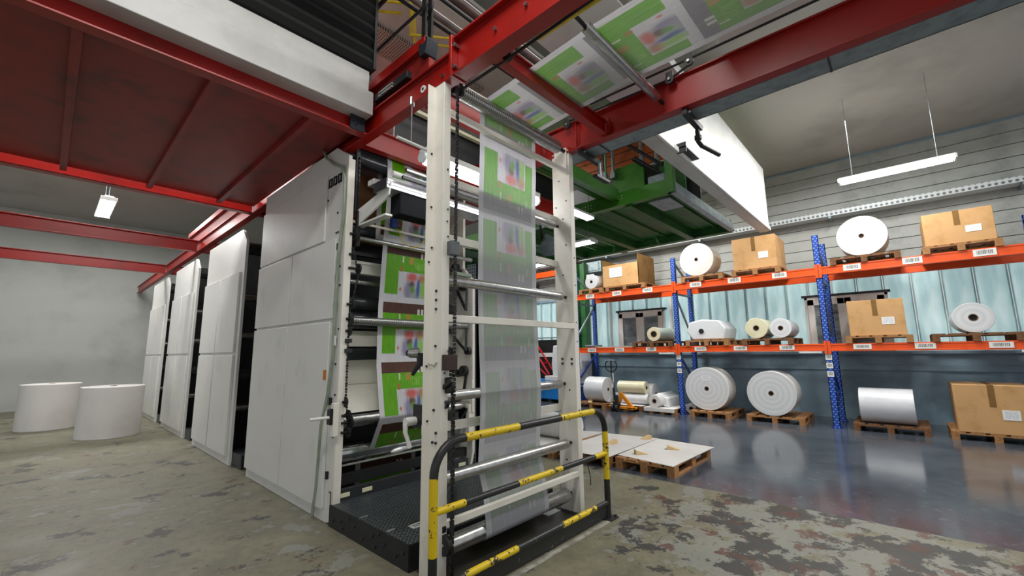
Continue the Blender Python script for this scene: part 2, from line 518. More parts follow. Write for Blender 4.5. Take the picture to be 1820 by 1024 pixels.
def m_print():
    m = MT('printed_face_of_web'); u, v, t, c = print_nodes(m)
    m.set('Base Color', c).set('Roughness', 0.4)
    tr = m.node('ShaderNodeBsdfTranslucent'); m.nt.links.new(c, tr.inputs[0])
    mx = m.node('ShaderNodeMixShader'); mx.inputs[0].default_value = 0.15
    m.nt.links.new(m.b.outputs[0], mx.inputs[1]); m.nt.links.new(tr.outputs[0], mx.inputs[2]); m.nt.links.new(mx.outputs[0], m.out.inputs[0])
    return m.m
PRINT = m_print()
def m_back():
    """thin paper seen from the unprinted side: pale, the print shows through and glows against a lamp"""
    m = MT('back_of_printed_web'); u, v, t, c = print_nodes(m, '#77747e', '#84818a')
    fib = m.noise(5, 3, 0.6, (16, 0.35, 1), 'UV')
    pale = m.mix(fib.step(0.35, 0.65), '#cfcfd4', '#b4b6ba')
    inner = u.between(0.075, 0.925)
    pale = m.mix(inner * 0.5, pale, '#a3a4a8')
    face = m.mix(inner * 0.05, pale, c)
    c = m.mix(0.08, c, pale)
    m.set('Base Color', face).set('Roughness', 0.45)
    tr = m.node('ShaderNodeBsdfTranslucent'); m.nt.links.new(c, tr.inputs[0])
    mx = m.node('ShaderNodeMixShader'); mx.inputs[0].default_value = 0.36
    m.nt.links.new(m.b.outputs[0], mx.inputs[1]); m.nt.links.new(tr.outputs[0], mx.inputs[2]); m.nt.links.new(mx.outputs[0], m.out.inputs[0])
    return m.m
BACK = m_back()
# ================================================================ THE SETTING
struct(MB().box(-7, 12.7, -6, 21, -0.12, 0), 'floor', FLOOR, smooth=0)
struct(MB().box(-7, 12.9, -4, 21, 6.2, 6.35), 'ceiling', CEIL, smooth=0)
struct(MB().box(-7, 12.9, 20.0, 20.2, 0, 6.2), 'wall_back', HALLW, smooth=0)
wf = struct(MB().box(12.7, 12.9, -5, 20, 0, 1.5).box(12.78, 12.9, -5, 20, 3.46, 6.2).box(12.66, 12.70, -5, 20, 1.10, 1.22).box(12.62, 12.74, -5, 20, 1.46, 1.52).box(12.66, 12.8, -5, 20, 3.42, 3.5), 'wall_far', LOWWALL, smooth=0)
_p0 = None
for i in range(33):
    y = -4.9 + i * 0.47
    if _p0 is None:
        _p0 = MB().box(12.72, 12.735, y, y + 0.455, 1.5, 3.45).box(12.67, 12.735, y, y + 0.018, 1.5, 3.45).box(12.67, 12.735, y + 0.437, y + 0.455, 1.5, 3.45).build('glass_panel', GLASS, wf, smooth=0)
    else:
        share(_p0, 'glass_panel', wf, (0, i * 0.47, 0))
_q0 = None
for i in range(10):
    z = 3.5 + i * 0.265
    if _q0 is None:
        _q0 = MB().prism([(12.72, z), (12.74, z + 0.255), (12.78, z + 0.255), (12.78, z)], 'y', -5, 20).build('siding_plank', SIDING, wf, smooth=0)
    else:
        share(_q0, 'siding_plank', wf, (0, 0, i * 0.265))
# cable tray along the wall
tr = MB().box(12.3, 12.34, -3, 11, 4.70, 4.82).box(12.34, 12.6, -3, 11, 4.70, 4.715).box(12.6, 12.64, -3, 11, 4.70, 4.82)
tt = thing('wall_cable_tray', 'long perforated metal cable tray running high along the wall above the rack', 'cable tray', (12.45, 4, 4.7))
tr.build('tray', PERFT, tt, smooth=0)
for y in (-2, 1, 4, 7, 10): MB().box(12.28, 12.72, y, y + 0.05, 4.64, 4.70).build('bracket', GALV, tt, smooth=0)
MB().box(12.27, 12.30, 6.25, 6.45, 4.68, 4.84).build('joint_plate', BLACK, tt, smooth=0)

def window(n, y0, y1, z0, z1):
    """casement windows of wired glass with slim frames"""
    w = struct(MB().box(12.60, 12.71, y0, y1, z1 - 0.06, z1).box(12.60, 12.71, y0, y1, z0, z0 + 0.06).box(12.60, 12.71, y0, y0 + 0.06, z0, z1).box(12.60, 12.71, y1 - 0.06, y1, z0, z1), 'window_%d' % n, WINF, bevel=0.004)
    MB().box(12.58, 12.72, y0 - 0.05, y1 + 0.05, z1, z1 + 0.05).build('drip_cap', DARK, w, smooth=0)
    k = 2 if y1 - y0 > 1 else 1
    wd = (y1 - y0 - 0.12) / k
    for i in range(k):
        a = y0 + 0.06 + i * wd; b = a + wd
        s = MB().box(12.56, 12.64, a, b, z1 - 0.2, z1 - 0.06).box(12.56, 12.64, a, b, z0 + 0.06, z0 + 0.14).box(12.56, 12.64, a, a + 0.13, z0 + 0.06, z1 - 0.06).box(12.56, 12.64, b - 0.13, b, z0 + 0.06, z1 - 0.06).build('sash', WINF, w, bevel=0.004)
        MB().box(12.60, 12.615, a + 0.12, b - 0.12, z0 + 0.12, z1 - 0.18).build('pane', MGLASS, s, smooth=0)
        MB().box(12.52, 12.56, (a if i else b) - 0.08 + (0.03 if i else 0), (a if i else b) - 0.04 + (0.06 if i else 0), z0 + 0.35, z0 + 0.37).box(12.50, 12.52, (a if i else b) - 0.05, (a if i else b) - 0.03, z0 + 0.25, z0 + 0.37).build('handle', STEEL, s, smooth=0)
window(1, 5.32, 6.88, 1.52, 2.83)
window(2, 7.95, 8.66, 1.52, 2.83)
window(3, 0.2, 1.76, 1.52, 2.83)
# bright jamb profiles beside the windows
for n, y in ((1, 7.12), (2, 5.08)):
    struct(MB().box(12.60, 12.70, y, y + 0.07, 1.52, 3.42), 'trim_%d' % n, BOARD, bevel=0.005)

# ---------------------------------------------------------------- red gallery steelwork
def ibeam_y(x, w, z0, z1, y0, y1, t=0.018, wb=0.014):
    h = w / 2
    return MB().prism([(x - h, z0), (x + h, z0), (x + h, z0 + t), (x + wb, z0 + t), (x + wb, z1 - t), (x + h, z1 - t), (x + h, z1), (x - h, z1), (x - h, z1 - t), (x - wb, z1 - t), (x - wb, z0 + t), (x - h, z0 + t)], 'y', y0, y1)
def ibeam_x(y, w, z0, z1, x0, x1, t=0.018, wb=0.014):
    h = w / 2
    return MB().prism([(y - h, z0), (y + h, z0), (y + h, z0 + t), (y + wb, z0 + t), (y + wb, z1 - t), (y + h, z1 - t), (y + h, z1), (y - h, z1), (y - h, z1 - t), (y - wb, z1 - t), (y - wb, z0 + t), (y - h, z0 + t)], 'x', x0, x1)
ga = thing('gallery_steelwork', 'bright red painted steel beam frame of the gallery overhead', 'steel frame', (2.05, 2.5, 3.8))
ibeam_y(2.05, 0.105, 3.80, 4.04, 2.47, 19.9).build('long_beam', RED, ga, bevel=0.003)
ibeam_y(2.055, 0.13, 3.80, 4.14, -3.5, 2.44).build('near_beam', RED, ga, bevel=0.003)
ibeam_y(3.78, 0.10, 3.80, 4.13, -3.5, 5.6).build('right_beam', RED, ga, bevel=0.003)
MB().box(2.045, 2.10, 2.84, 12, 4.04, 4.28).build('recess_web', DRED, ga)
MB().box(1.995, 2.10, 2.84, 12, 4.28, 4.38).build('top_channel', RED, ga, bevel=0.004)
MB().box(1.97, 2.135, 2.44, 2.47, 3.79, 4.15).build('end_plate', RED, ga, bevel=0.003)
for y, z in ((2.405, 4.06), (2.405, 3.87)):
    MB().cyl((1.985, y + 0.02, z), (2.045, y + 0.02, z), 0.018, 6).cyl((1.975, y + 0.02, z), (1.985, y + 0.02, z), 0.010, 8).build('bolt', STEEL, ga)
for y, z in ((2.62, 3.90), (2.0, 3.98), (1.7, 4.0), (1.35, 4.03)):
    MB().cyl((2.02, y, z), (2.046, y, z), 0.016, 6).build('bolt', STEEL, ga)
k = MB().ring((2.034, 2.90, 3.905), 'x', 0.014, 0.034, 0.012, 20).build('round_marker', BOARD, ga)
MB().cyl((2.026, 2.90, 3.905), (2.046, 2.90, 3.905), 0.014, 12).build('marker_centre', DARK, ga)
ibeam_x(2.09, 0.08, 3.82, 3.975, 2.12, 3.735).build('cross_beam', RED, ga, bevel=0.003)
ibeam_x(2.92, 0.10, 3.78, 4.02, 2.105, 3.735).build('cross_beam', RED, ga, bevel=0.003)
ibeam_x(4.11, 0.10, 3.82, 4.06, 2.105, 6.0).build('cross_beam', RED, ga, bevel=0.003)
ibeam_x(3.86, 0.11, 3.80, 4.04, -4.5, 1.995).build('cross_beam', RED, ga, bevel=0.003)
for y in (7.4, 11.0, 14.6):
    ibeam_x(y, 0.12, 3.80, 4.04, -4.5, 1.995).build('cross_beam', RED, ga, bevel=0.003)
    ibeam_x(y, 0.12, 3.80, 4.04, 2.105, 5.5).build('cross_beam', RED, ga, bevel=0.003)
MB().box(3.715, 3.745, 2.02, 2.05, 3.83, 4.0).build('stiffener', RED, ga, bevel=0.002)
MB().box(3.735, 3.765, 2.44, 2.455, 3.82, 4.11).build('stiffener', RED, ga, bevel=0.002)
MB().box(1.81, 1.96, 3.785, 3.80, 3.80, 4.03).cyl((1.86, 3.775, 3.86), (1.86, 3.79, 3.86), 0.014, 6).build('splice_plate', NAVY, ga, label='dark navy splice plate')
MB().box(-4.5, 1.99, 3.92, 7.3, 3.90, 3.92).build('floor_deck', DRED, ga, smooth=0)
MB().box(2.11, 5.4, 4.2, 7.3, 4.08, 4.10).build('floor_deck', DRED, ga, smooth=0)
for x in (1.5, 0.7, -0.1): MB().box(x, x + 0.06, 3.92, 7.3, 3.84, 3.90).build('deck_joist', DRED, ga, smooth=0)
MB().box(2.5, 6.0, 4.12, 4.14, 4.06, 4.56).build('dark_panel', m_perf('dark_mesh_screen', '#26282b', '#101113', 0.03, 0.33, (0, 2)), ga, smooth=0)
MB().box(2.5, 6.0, 4.04, 4.10, 4.47, 4.51).build('lit_edge_strip', CREAML, ga, smooth=0)  # cream bar put in to imitate a lit edge
# cable connector lying in the recess of the red beam
cb = thing('cable_connector', 'black multi-pin connector strip with bright pins in the red beam recess', 'connector', (2.0, 3.5, 4.14))
MB().box(1.99, 2.045, 3.1, 3.68, 4.10, 4.17).build('housing', BLACK, cb, bevel=0.004)
for i in range(7):
    for j in range(2):
        MB().box(1.982, 1.992, 3.34 + i * 0.036, 3.364 + i * 0.036, 4.108 + j * 0.032, 4.128 + j * 0.032).build('pin', STEEL, cb, smooth=0)

# ---------------------------------------------------------------- enclosure of the upper unit, left of the beam
en = thing('upper_enclosure', 'light grey enclosure box under the black slatted screen at the gallery', 'enclosure', (0, 4.4, 3.94))
MB().box(-4.5, 1.98, 3.67, 5.4, 3.945, 4.19).build('lower_casing', GREYPNT, en, bevel=0.006)
MB().box(-4.5, 1.955, 3.73, 5.4, 4.19, 4.44).build('upper_casing', GREYPNT, en, bevel=0.004)
sc = thing('slatted_screen', 'black slatted screen panel standing above the light grey enclosure', 'screen', (0, 3.8, 4.44))
_s0 = None
for i in range(9):
    z = 4.45 + i * 0.125
    if _s0 is None: _s0 = MB().prism([(3.70, z), (3.66, z + 0.05), (3.70, z + 0.122), (3.76, z + 0.122), (3.76, z)], 'x', -4.5, 1.96).build('slat', paint('matt_black_slat', '#0b0c0d', '#101112', 0.85), sc, smooth=0)
    else: share(_s0, 'slat', sc, (0, 0, 0.125 * i))
MB().box(1.96, 1.99, 3.66, 3.78, 4.44, 5.62).build('end_stile', BLACK, sc, bevel=0.003)

# ---------------------------------------------------------------- gallery guard rail
gr = thing('gallery_guard_rail', 'black steel guard rail with flat bar posts on top of the red beam', 'guard rail', (2.05, 3.3, 4.3))
for y, x in ((3.84, 2.00), (3.88, 2.03)):
    MB().box(x, x + 0.012, y - 0.035, y + 0.02, 4.24, 5.4).build('post', BLACK, gr, bevel=0.002)
for dx, dy in ((0, 0.0), (0.05, -0.02), (0.1, 0.04)):
    MB().box(2.0 + dx, 2.015 + dx, 2.84 + dy, 2.90 + dy, 4.32, 5.4).build('post', BLACK, gr, bevel=0.002)
MB().prism([(2.83, 4.20), (2.91, 4.20), (2.93, 4.30), (2.915, 4.34), (2.86, 4.30), (2.80, 4.35), (2.79, 4.30)], 'x', 1.99, 2.11).build('post_shoe', NAVY, gr, bevel=0.004)
for z in (4.72, 5.24):
    MB().tube([(2.03, 4.6, z), (2.03, 2.86, z)], 0.015 if z < 5 else 0.022, 10).build('rail', BLACK, gr)
for z, r in ((4.70, 0.02), (5.24, 0.022)):
    MB().tube([(1.2, 3.24, z + 0.28), (4.6, 3.24, z + 0.28)], r, 10).build('rail', BLACK, gr)
MB().tube([(0.8, 2.72, 4.72), (4.6, 2.72, 4.72)], 0.02, 10).build('rail', BLACK, gr)
pp = thing('overhead_pipe', 'polished steel pipe passing overhead beside the black guard rail', 'pipe', (2.5, 3.16, 5.0))
MB().tube([(0.6, 3.16, 5.0), (4.4, 3.16, 5.0)], 0.036, 14).build('pipe_run', paint('dull_steel_pipe', '#8a8380', '#6f6866', 0.35, 0.8, 6), pp)
for x in (1.7, 3.4): MB().ring((x, 3.16, 5.0), 'x', 0.034, 0.046, 0.05, 14).build('pipe_clip', DARK, pp)
pq = thing('overhead_pipe', 'dull brown-grey pipe overhead, nearer the red beam than the polished one', 'pipe', (2.5, 2.92, 5.05))
MB().tube([(0.6, 2.92, 5.06), (4.4, 2.92, 5.06)], 0.05, 14).build('pipe_run', paint('brown_pipe', '#5f4c47', '#46383a', 0.35, 0.4, 6), pq)
MB().ring((1.9, 2.92, 5.06), 'x', 0.048, 0.06, 0.05, 14).build('pipe_clip', DARK, pq)
# ceiling slab of the upper floor with its perforated strip
us = struct(MB().box(1.6, 5.6, 3.4, 9.0, 5.66, 5.8), 'trim_9', BEIGE, smooth=0)
MB().box(2.15, 4.2, 4.40, 4.85, 5.61, 5.655).build('perforated_strip', PERF, us, smooth=0)
MB().box(2.15, 4.6, 3.55, 3.75, 5.63, 5.66).build('light_strip', BOARD, us, smooth=0)
# yellow railing seen above the red beam
yr = thing('yellow_railing', 'yellow tubular railing seen above the red beam behind black posts', 'railing', (2.6, 4.0, 5.0))
for y, z in ((3.98, 5.52), (4.18, 5.52)):
    MB().tube([(2.1, y, z), (2.42, 3.72 + (y - 3.98), z)], 0.016, 10).build('rail', YELLOW, yr)
for dx in (0.0, 0.11):
    MB().tube([(2.43 + dx, 3.74 + dx, 5.6), (2.62 + dx, 4.02 + dx * 0.6, 5.42)], 0.016, 10).build('post', YELLOW, yr)
    MB().tube([(2.62 + dx, 4.02 + dx * 0.6, 5.42), (3.1 + dx, 3.72 + dx, 5.47)], 0.016, 10).build('rail', YELLOW, yr)
    MB().ball((2.62 + dx, 4.02 + dx * 0.6, 5.42), 0.021, 10, 6).build('elbow', YELLOW, yr)

# ---------------------------------------------------------------- things above and beside the right beam
wb = thing('overhead_board', 'white board lying above the travelling paper between the red beams', 'board', (3.3, 1.75, 4.3))
MB().box(2.62, 4.03, 1.37, 2.11, 4.30, 4.32).build('sheet', BOARD, wb, bevel=0.004)
MB().box(2.55, 2.62, 1.37, 2.11, 4.28, 4.34).build('edge_strip', GALV, wb, smooth=0)
struct(MB().box(2.3, 4.3, -3.5, 1.05, 4.62, 4.68), 'trim_10', BEIGE, smooth=0)
gt = thing('grey_cable_tray', 'grey sheet metal cable tray along the outer side of the red beam', 'cable tray', (3.95, 1, 3.8))
MB().box(3.835, 4.06, -3.5, 2.95, 3.80, 3.812).box(4.05, 4.06, -3.5, 2.95, 3.80, 3.90).build('tray', GALV, gt, smooth=0)
MB().box(3.832, 4.062, 2.2, 2.215, 3.793, 3.80).build('tray_joint', DARK, gt, smooth=0)
MB().box(3.832, 4.062, 0.2, 0.215, 3.793, 3.80).build('tray_joint', DARK, gt, smooth=0)
for y, l in ((2.42, 'black clamp arm with lever under the grey tray beside the white post'), (1.28, 'black clamp arm under the grey tray holding a pipe elbow')):
    ar = thing('clamp_arm', l, 'clamp', (3.85, y, 3.75))
    MB().prism([(3.76, 3.80), (3.76, 3.74), (4.16, 3.73), (4.20, 3.79)], 'y', y - 0.03, y + 0.02).build('arm', BLACK, ar, bevel=0.004)
    MB().cyl((3.80, y - 0.05, 3.77), (3.80, y + 0.03, 3.77), 0.014, 8).build('pivot', STEEL, ar)
    if y < 2:
        MB().tube([(4.1, y, 3.72), (4.1, y, 3.60), (4.13, y - 0.02, 3.56), (4.45, y - 0.08, 3.56)], 0.022, 10).build('pipe_elbow', BLACK, ar)
        MB().cyl((4.1, y, 3.62), (4.1, y, 3.66), 0.034, 8).build('coupling', DARK, ar)
    else:
        MB().tube([(4.12, y - 0.03, 3.74), (4.12, y - 0.03, 3.58)], 0.02, 10).build('hanger', GALV, ar)
        MB().box(4.02, 4.3, y - 0.06, y, 3.55, 3.58).build('foot', BLACK, ar, smooth=0)
du = thing('white_beam_box', 'deep white ceiling beam box beside the end of the green platform', 'beam', (6.5, 2.0, 4.15))
MB().box(4.25, 10.5, 1.96, 2.14, 4.15, 4.17).build('bottom_lip', GREYPNT, du, smooth=0)
MB().box(4.25, 10.5, 1.95, 2.14, 4.17, 5.6).build('casing', BOARD, du, bevel=0.02)
MB().box(4.25, 10.5, 1.92, 1.96, 4.155, 4.23).build('flange', BOARD, du, bevel=0.01)
for x in (5.36,):
    MB().box(x, x + 0.5, 1.83, 1.95, 4.20, 4.225).box(x, x + 0.02, 1.83, 1.95, 4.14, 4.28).build('bracket', DARK, du, bevel=0.004)
# drive cords of the paper lead with their pulleys, part of the gallery
def cord(label, pts, r, pulleys):
    t = MB().tube(pts, r, 8).build('drive_cord', RUBBER, ga, label=label)
    for p in pulleys:
        MB().ring(p, 'x', 0.012, 0.042, 0.026, 16).build('pulley', BLACK, t)
        MB().box(p[0] - 0.012, p[0] + 0.03, p[1] - 0.03, p[1] + 0.03, p[2] + 0.03, p[2] + 0.075).build('pulley_bracket', BLACK, t, bevel=0.003)
        MB().cyl((p[0] - 0.03, p[1], p[2]), (p[0] + 0.03, p[1], p[2]), 0.013, 8).build('hub', STEEL, t)
cord('black drive cord', [(2.17, 2.60, 3.80), (2.18, 2.0, 3.825), (2.18, 1.27, 3.86), (2.18, -2.5, 3.97)], 0.012, [(2.19, 2.58, 3.80), (2.20, 2.03, 3.86)])
cord('black drive cord', [(3.70, 2.22, 4.22), (3.70, -2.5, 4.20)], 0.011, [(3.70, 1.18, 4.19)])
cord('black drive cord', [(3.70, 2.50, 4.14), (3.70, 1.36, 4.10), (3.70, 1.18, 4.16)], 0.011, [(3.69, 1.36, 4.09), (3.69, 2.52, 4.09)])
MBt = MB().tube([(2.26, 1.78, 3.93), (2.27, -2.0, 3.96)], 0.03, 12)
tag(MBt.build('yellow_pipe', YELLOW, None, loc=(2.26, 0, 3.93)), 'yellow pipe tucked under the near red beam above the drive cord', 'pipe')
# ================================================================ THE WEB TOWER
to = thing('web_tower', 'tall white steel tower of crossbars and rollers standing behind the yellow and black guard rail', 'roller tower', (2.9, 2.67, 0))
lp = MB()
lp.box(1.93, 2.008, 2.678, 2.686, 0, 3.80)           # flange facing the aisle
lp.box(1.998, 2.006, 2.56, 2.686, 0, 3.80)           # web of the Z
lp.box(1.998, 2.068, 2.556, 2.564, 0, 3.80)          # near flange
left_post = lp.build('post', WHITE, to, bevel=0.002)
rp = MB()
rp.box(3.75, 3.758, 2.56, 2.79, 0, 3.84).box(3.75, 3.825, 2.556, 2.564, 0, 3.80).box(3.75, 3.825, 2.782, 2.79, 0, 3.80)
right_post = rp.build('post', WHITE, to, bevel=0.002)
MB().box(3.70, 3.85, 2.54, 2.83, 0, 0.012).build('base_plate', DARK, to, smooth=0)
MB().box(1.92, 2.09, 2.54, 2.72, 0, 0.012).build('base_plate', DARK, to, smooth=0)
bl = MB()
for z, y in ((2.07, 2.62), (2.00, 2.62), (1.93, 2.62), (0.95, 2.64), (0.95, 2.60), (1.18, 2.63), (0.72, 2.64), (0.62, 2.60), (1.02, 2.60), (1.65, 2.62)):
    bl.cyl((1.988, y, z), (1.998, y, z), 0.011, 6)
for z, x in ((2.42, 1.985), (2.75, 1.975), (3.2, 1.97), (2.3, 1.96), (1.5, 1.955), (1.1, 1.97)):
    bl.cyl((x, 2.67, z), (x, 2.678, z), 0.009, 6)
for z, x in ((2.62, 2.04), (2.72, 2.045), (3.05, 2.04), (1.45, 2.03), (2.5, 2.05)):
    bl.cyl((x, 2.548, z), (x, 2.556, z), 0.007, 6)
bl.build('bolt_heads', DARK, left_post, kind='stuff')
br = MB()
for y in (2.60, 2.72):
    for z in (2.04, 1.98, 1.52, 1.47): br.cyl((3.738, y, z), (3.75, y, z), 0.012, 6)
for y, z in ((2.70, 3.5), (2.66, 3.05), (2.63, 2.75), (2.68, 2.42), (2.74, 2.18), (2.70, 2.1), (2.64, 1.2), (2.61, 3.25), (2.75, 3.2), (2.65, 0.9), (2.7, 0.5)):
    br.cyl((3.742, y, z), (3.75, y, z), 0.008, 6)
for z in (2.3, 1.9, 1.7, 2.6, 1.0): br.cyl((3.79, 2.55, z), (3.79, 2.556, z), 0.007, 6)
br.build('bolt_heads', DARK, right_post, kind='stuff')
MB().box(3.732, 3.75, 2.58, 2.77, 1.90, 2.10).build('splice_plate', WHITE, right_post, bevel=0.002)
MB().box(3.725, 3.75, 2.575, 2.74, 3.60, 3.86).build('top_bracket', WHITE, right_post, bevel=0.003)
MB().tube([(3.83, 2.56, 0.52), (3.86, 2.52, 0.44), (3.865, 2.50, 0.33), (3.86, 2.5, 0.26)], 0.005, 6).build('loose_wire', BLACK, right_post)
# crossbars: three in front of the paper, three behind it
for z, y, h in ((3.565, 2.575, 0.05), (1.86, 2.575, 0.058), (0.385, 2.575, 0.05), (3.07, 2.77, 0.06), (2.555, 2.77, 0.07), (1.02, 2.77, 0.07)):
    MB().box(2.06 if y < 2.7 else 2.0, 3.75, y - 0.02, y + 0.02, z - h / 2, z + h / 2).build('crossbar', WHITE, to, bevel=0.004)
# rollers
for z, y, r in ((2.175, 2.655, 0.042), (1.262, 2.70, 0.042), (0.675, 2.645, 0.046), (0.185, 2.665, 0.068), (2.98, 2.735, 0.045)):
    ro = MB().tube([(2.10, y, z), (2.115, y, z), (3.655, y, z), (3.67, y, z)], [r * 0.93, r, r, r * 0.93], 24).build('roller', STEEL, to)
    MB().cyl((2.01, y, z), (2.11, y, z), 0.022, 12).build('journal', BLACK, ro)
    MB().cyl((3.66, y, z), (3.75, y, z), 0.016, 12).build('journal', BLACK, ro)
    MB().cyl((2.07, y, z), (2.10, y, z), r * 0.95, 16).build('end_cap', BLACK, ro)
ro = MB().tube([(2.19, 2.60, 3.82), (2.21, 2.60, 3.82), (3.58, 2.60, 3.82), (3.60, 2.60, 3.82)], [0.064, 0.068, 0.068, 0.064], 28).build('roller', KNURL, to, label='grooved grey top roller')
MB().cyl((2.12, 2.60, 3.82), (2.19, 2.60, 3.82), 0.05, 12).build('journal', BLACK, ro)
MB().cyl((3.60, 2.60, 3.82), (3.74, 2.60, 3.82), 0.02, 12).build('journal', BLACK, ro)
# chain with knob, crank handle on the far side of the left post
cr = MB().tube([(1.93, 2.90, 1.075), (2.03, 2.90, 1.075)], 0.033, 16).build('crank_boss', WHITE2, to)
MB().tube([(1.935, 2.90, 1.06), (1.93, 2.895, 1.0), (1.955, 2.89, 0.93), (1.965, 2.885, 0.885)], [0.022, 0.017, 0.015, 0.02], 10).build('crank_arm', WHITE2, cr)
MB().tube([(1.975, 2.885, 0.885), (1.93, 2.90, 0.885), (1.90, 2.91, 0.88), (1.86, 2.925, 0.872), (1.835, 2.93, 0.868)], [0.012, 0.017, 0.021, 0.019, 0.008], 12).build('crank_grip', ALU, cr)
MB().box(2.02, 2.045, 2.70, 2.93, 1.02, 1.20).build('gear_plate', BLACK, to, bevel=0.004)
kn = MB().tube([(1.925, 2.86, 1.60), (1.975, 2.80, 1.60)], [0.036, 0.040], 18).build('lock_knob', STEEL, to)
MB().ring((1.918, 2.869, 1.60), 'x', 0.010, 0.024, 0.008, 14).build('knob_face', DARK, kn)
MB().tube([(1.985, 2.80, 1.60), (1.985, 2.80, 1.52), (1.955, 2.83, 1.46), (1.945, 2.84, 1.43)], [0.028, 0.026, 0.018, 0.014], 10).build('knob_bracket', BLACK, kn)
MB().tube([(1.97, 2.672, 1.52), (1.985, 2.668, 1.505), (1.995, 2.66, 1.515), (1.994, 2.63, 1.50), (1.992, 2.61, 1.525), (1.99, 2.59, 1.525)], 0.004, 6).build('safety_chain', STEEL, kn)
# drive chains hanging on the inner side of the left post
ch = thing('drive_chain', 'long black roller chain hanging inside the left white post', 'chain', (2.085, 2.51, 0))
def chain(pts, w, name, par, mat=BLACK, step=0.028):
    mb = MB(); k = 0; rest = 0
    for a, b in zip(pts[:-1], pts[1:]):
        a, b = Vector(a), Vector(b); L = (b - a).length; n = max(1, int(L / step))
        for i in range(n):
            p = a.lerp(b, i / n); q = a.lerp(b, (i + 0.82) / n)
            if k % 2: mb.bar(p, q, w, w * 0.45)
            else: mb.bar(p, q, w * 0.5, w)
            k += 1
    return mb.build(name, mat, par, smooth=0, kind='stuff')
chain([(2.10, 2.51, 3.74), (2.09, 2.51, 2.5), (2.085, 2.51, 1.3), (2.08, 2.51, 0.06)], 0.026, 'chain_links', ch)
chain([(2.045, 2.52, 1.62), (2.075, 2.51, 1.25), (2.062, 2.50, 0.06)], 0.024, 'chain_links', ch)
MB().box(2.02, 2.10, 2.47, 2.53, 2.34, 2.45).build('chain_block', paint('grey_chain_block', '#5f6468', '#4c5054', 0.45), ch, bevel=0.004)
MB().box(1.985, 2.095, 2.48, 2.53, 1.47, 1.585).build('chain_guard', paint('dark_brown_block', '#38241f', '#251a18', 0.5), ch, bevel=0.004)
MB().box(2.075, 2.105, 2.49, 2.53, 0.50, 0.66).build('chain_joint', DARK, ch, bevel=0.003)
sp = MB()
for y, z, r in ((2.53, 1.36, 0.06), (2.60, 1.33, 0.05), (2.56, 1.22, 0.03)):
    sp.ring((2.05, y, z), 'x', 0.012, r, 0.03, 14)
sp.bar((2.03, 2.46, 1.40), (2.03, 2.64, 1.30), 0.03, 0.03)
sp.build('sprocket', BLACK, ch, bevel=0.003)
sp = MB()
for y, z, r in ((2.55, 0.26, 0.07), (2.6, 0.36, 0.05)): sp.ring((2.045, y, z), 'x', 0.012, r, 0.035, 16)
sp.build('sprocket', BLACK, ch, bevel=0.003)

# ---------------------------------------------------------------- the travelling paper
def sheet(path, x0, x1, per, v0, name, mat, label, n=9, skew=None):
    vs, fs, uv = [], [], []; s = 0
    for i, (y, z) in enumerate(path):
        if i: s += math.hypot(y - path[i - 1][0], z - path[i - 1][1])
        for k in range(n):
            u = k / (n - 1); vs.append((x0 + (x1 - x0) * u, y, z)); uv.append((u, v0 + s / per))
    for i in range(len(path) - 1):
        for k in range(n - 1):
            a = i * n + k; fs.append((a, a + 1, a + n + 1, a + n))
    b = Vector((0.5 * (x0 + x1), path[0][0], path[0][1]))
    me = bpy.data.meshes.new(name); me.from_pydata([tuple(Vector(v) - b) for v in vs], [], fs); me.materials.append(mat)
    l = me.uv_layers.new(name='UVMap')
    for lp_ in me.loops: l.data[lp_.index].uv = uv[lp_.vertex_index]
    me.polygons.foreach_set('use_smooth', [True] * len(me.polygons))
    o = bpy.data.objects.new(name, me); COL.objects.link(o); o.location = b
    return tag(o, label, 'paper web')
def arc(c, r, a0, a1, n=8):
    return [(c[0] + r * math.cos(math.radians(a0 + (a1 - a0) * i / n)), c[1] + r * math.sin(math.radians(a0 + (a1 - a0) * i / n))) for i in range(n + 1)]
pth = [(4.10, 0.12), (3.4, 0.116), (2.9, 0.115)] + arc((2.665, 0.185), 0.0695, -90, -180, 8) + [(2.600, 0.25), (2.640, 0.5), (2.691, 0.66), (2.692, 0.70)] + [(2.665, 1.1)] + arc((2.70, 1.262), 0.0435, 200, 160, 4) + [(2.680, 1.6)] + arc((2.655, 2.175), 0.0435, -15, 15, 4) + [(2.690, 2.5)] + arc((2.735, 2.98), 0.0465, 190, 170, 4) + [(2.670, 3.4)] + arc((2.60, 3.82), 0.0695, 0, 85, 8) + [(2.2, 3.925), (1.5, 3.985), (1.0, 3.99), (-3.4, 4.02)]
def plen(p, z):
    s = 0
    for a, b in zip(p[:-1], p[1:]):
        if a[1] <= z <= b[1] and abs(a[1] - b[1]) > 0.02 and a[0] < 2.75 and b[1] > 0.3: return s + math.hypot(b[0] - a[0], b[1] - a[1]) * (z - a[1]) / (b[1] - a[1])
        s += math.hypot(b[0] - a[0], b[1] - a[1])
    return s
PER = 0.685
sheet(pth, 2.50, 3.30, PER, 0.90 - plen(pth, 3.51) / PER, 'paper_web', BACK, 'pale back of the printed paper web running up the white tower and away overhead')
r2 = thing('overhead_roller', 'bright steel roller across the gallery carrying the overhead paper web', 'roller', (3.0, 1.49, 3.93))
MB().tube([(2.42, 1.47, 3.935), (2.44, 1.47, 3.935), (3.62, 1.47, 3.935), (3.64, 1.47, 3.935)], [0.036, 0.042, 0.042, 0.036], 24).build('roller_shell', STEEL, r2)
MB().cyl((2.11, 1.47, 3.935), (2.42, 1.47, 3.935), 0.016, 10).build('journal', BLACK, r2)
MB().cyl((3.64, 1.47, 3.935), (3.765, 1.47, 3.935), 0.018, 10).build('journal', BLACK, r2)

